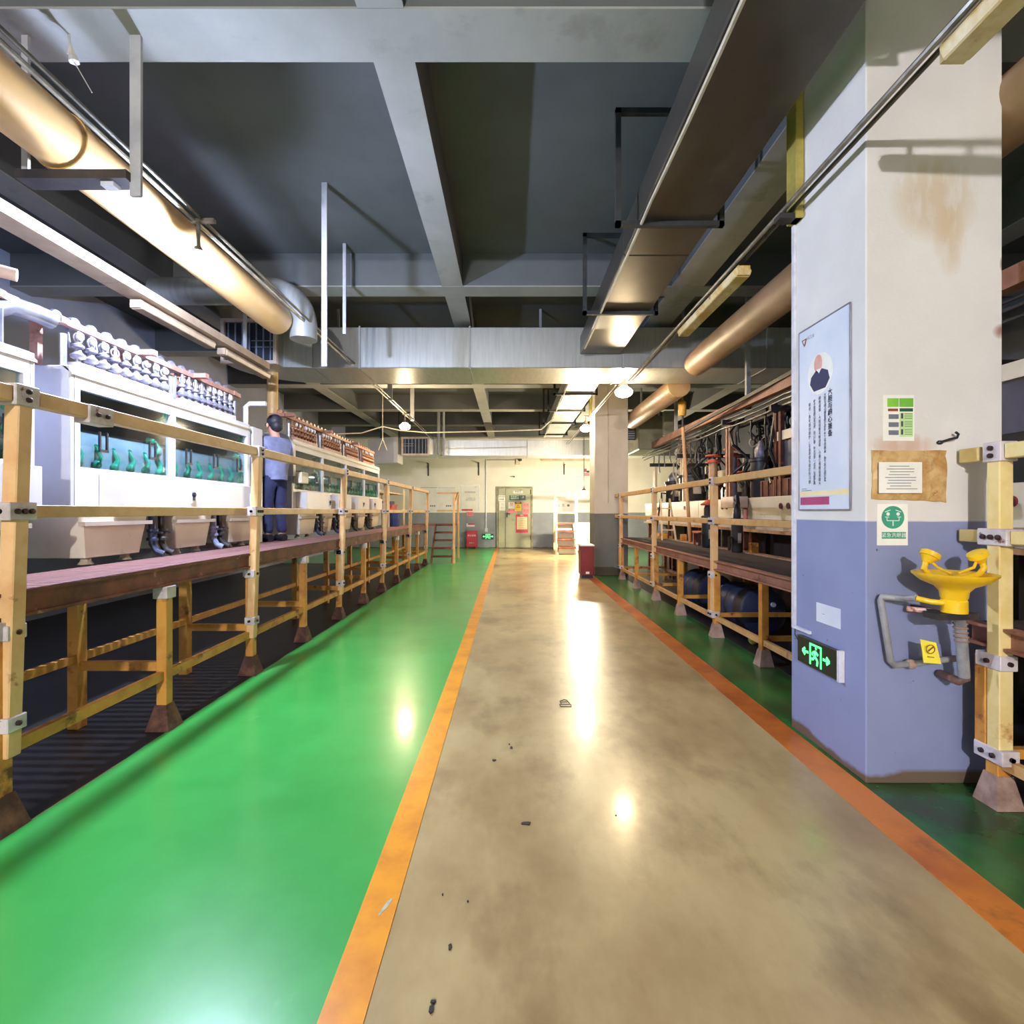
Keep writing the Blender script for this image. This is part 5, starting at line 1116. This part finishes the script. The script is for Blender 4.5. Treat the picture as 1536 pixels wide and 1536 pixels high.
sign('pink_plate', 'lower pink plate at the door edge', 'sign', 'print_pink', 783.5, 763, 794, 770.5, DO, texts=[('安全', 4, 'print_red', 788.8, 764)])
sign('red_notice', 'red framed cream notice low on the door', 'notice', 'print_red', 773.5, 771.5, 792, 799, DO, [('cream_sheet', 'paper_warm', 775.2, 775, 790.8, 794)], [('通知', 2.8, 'ink_white', 782.7, 771.6)]+[('一二三四五六', 2.0, 'ink_grey', 783, 777+i*3.4) for i in range(5)])
sign('white_notice', 'white notice on the narrow door leaf, upper one', 'notice', 'paper', 746.7, 743, 758, 752, DO, texts=[('当班人员', 2.4, 'ink', 752.5, 744), ('管理牌', 2.4, 'ink', 752.5, 748)])
sign('white_notice', 'white notice on the narrow door leaf, lower one', 'notice', 'paper', 749, 752.4, 758, 766, DO, texts=[('门', 3, 'ink_grey', 753.5, 755), ('出入', 2.2, 'ink_grey', 753.5, 760.5)])
sign('framed_board', 'tall framed white notice board with red foot strip beside the conduit', 'board', 'paper', 691, 727, 719, 767, 0, [('red_strip', 'print_red', 692.5, 763.6, 709, 766.2), ('edge', 'steel_grey', 691, 727, 691.6, 767), ('edge', 'steel_grey', 718.4, 727, 719, 767), ('edge', 'steel_grey', 691.6, 727, 718.4, 727.6)],
     [('安全管理制度', 2.8, 'ink_grey', 705, 737), ('一二三四五六七八\n九十甲乙丙丁戊己\n庚辛子丑寅卯辰巳', 1.8, 'ink_grey', 706, 746), ('公告', 1.8, 'ink_grey', 713, 730)])
sign('schedule_board', 'wide white schedule board behind the stair rail, farther from the conduit', 'board', 'paper', 631, 731, 656, 769, 0, [('edge', 'steel_grey', 631, 731, 656, 731.8)], [('●●●', 3.2, 'ink_grey', 649, 757.5)])
sign('schedule_board', 'wide white schedule board behind the stair rail, nearer to the conduit', 'board', 'paper', 657, 731, 683, 769, 0, [('edge', 'steel_grey', 657, 731, 683, 731.8)], [('●●●', 3.2, 'ink_grey', 673, 757.5)])
sign('red_label', 'small pink and white label above the red extinguisher box', 'sign', 'print_pink', 700, 768, 710, 774.5, 0, texts=[('消防', 4, 'print_red', 705, 768.8)])
sign('red_strip_sign', 'tiny red and white strip on the grey dado', 'sign', 'paper', 699.5, 785, 712, 790, 0, [('strip', 'print_red', 702, 785, 712, 787.3)])
rbx = thing('extinguisher_box', 'red fire extinguisher box on the floor against the end wall', 'box', wb(708, 822))
xa, xb = wb(700, 0)[0], wb(716.5, 0)[0]
B().box((xa, WYb-.22, .06), (xb, WYb-.005, .68)).build('box_body', 'red_box', rbx, bevel=.01)
B().box((xa-.01, WYb-.24, .68), (xb+.01, WYb-.005, .71)).build('lid', 'red_box', rbx)
for x in (xa+.05, xb-.05): B().box((x-.03, WYb-.2, .003), (x+.03, WYb-.03, .06)).build('foot', 'red_box', rbx)
text('灭火器箱', .085, 'ink_white', rbx, ((xa+xb)/2, WYb-.2215, .56), fr, upv); text('火警119', .06, 'ink_white', rbx, ((xa+xb)/2, WYb-.2215, .25), fr, upv)
cd = thing('wall_conduit', 'thin white conduit dropping down the end wall to the small exit sign', 'conduit', wb(729, 795))
B().tube([wb(729, 690, .02), wb(729, 793, .02)], .025, 8).build('conduit', 'dial_white', cd, True)
B().tube([wb(729, 690, .02), wb(779, 690, .02)], .02, 8).build('conduit', 'strap_grey', cd, True)
B().box((wb(727, 0)[0], WYb-.05, wb(0, 798)[2]), (wb(731.5, 0)[0], WYb, wb(0, 792)[2])).build('socket_box', 'dial_white', cd)
es2 = thing('exit_sign', 'small lit green exit sign low on the end wall beside the door', 'sign', wb(732, 804))
B().box((wb(723.5, 0)[0], WYb-.04, wb(0, 809)[2]), (wb(740.5, 0)[0], WYb, wb(0, 800.5)[2])).build('housing', 'exit_black', es2)
running_exit(es2, WYb-.042, wb(732, 0)[0], wb(0, 804.7)[2], .19, 'y')
for i, (px, py0, py1, lab) in enumerate([(642.5, 695, 714, 'dark wall bracket over the schedule boards'), (718, 694, 713, 'dark wall bracket left of the door conduit'), (846, 697, 712, 'dark wall bracket near the pale stair')]):
    t = thing('wall_bracket', lab, 'bracket', wb(px, py1))
    a = wb(px, py1); b = wb(px, py0)
    B().box((a[0]-.025, WYb-.03, a[2]), (a[0]+.025, WYb, b[2])).build('back_bar', 'dark_iron', t); B().box((a[0]-.02, WYb-.30, b[2]-.03), (a[0]+.02, WYb-.03, b[2])).build('arm', 'dark_iron', t)
sv = thing('wall_camera', 'small dark security camera above the door', 'camera', wb(777, 690))
B().box((wb(774, 0)[0], WYb-.1, wb(0, 697)[2]), (wb(780, 0)[0], WYb, wb(0, 688)[2])).build('mount', 'cream_panel', sv)
B().tube([wb(779, 690.5, .12), wb(781, 691, .34)], .05, 10).build('camera_body', 'dark_iron', sv, True)
wr = thing('wall_spout', 'dark little spout with scuffs on the plaster above the door', 'spout', wb(771, 715))
B().tube([wb(771, 715, 0), wb(771, 715.5, .12)], .03, 8).build('spout', 'dark_iron', wr, True)
B().tube([wb(765, 714.5, .008), wb(770, 715, .008)], .01, 6).build('stub', 'dark_iron', wr, True)
tag(B().box((wb(812, 0)[0], WYb-.2, wb(0, 692)[2]), (wb(900, 0)[0], WYb-.05, wb(0, 689)[2])).build('wall_pipe_rack', 'steel_cream'), 'pale pipe ledge under the low duct above the pale stair', 'ledge')
sign('red_symbol', 'small red symbol sheet high on the end wall by the far column', 'sign', 'paper', 872, 700, 886, 716, 0, [('red_blot', 'print_red', 876, 703, 880, 708), ('dark_blot', 'ink', 880, 706, 884, 709), ('pink_band', 'print_pink', 876, 709.5, 884, 714)])
sign('wall_board', 'pale board with grey marks behind the pale stair', 'board', 'paper', 836, 752, 862, 770, 0, texts=[('1  东  ●', 5, 'ink_grey', 846, 756)])
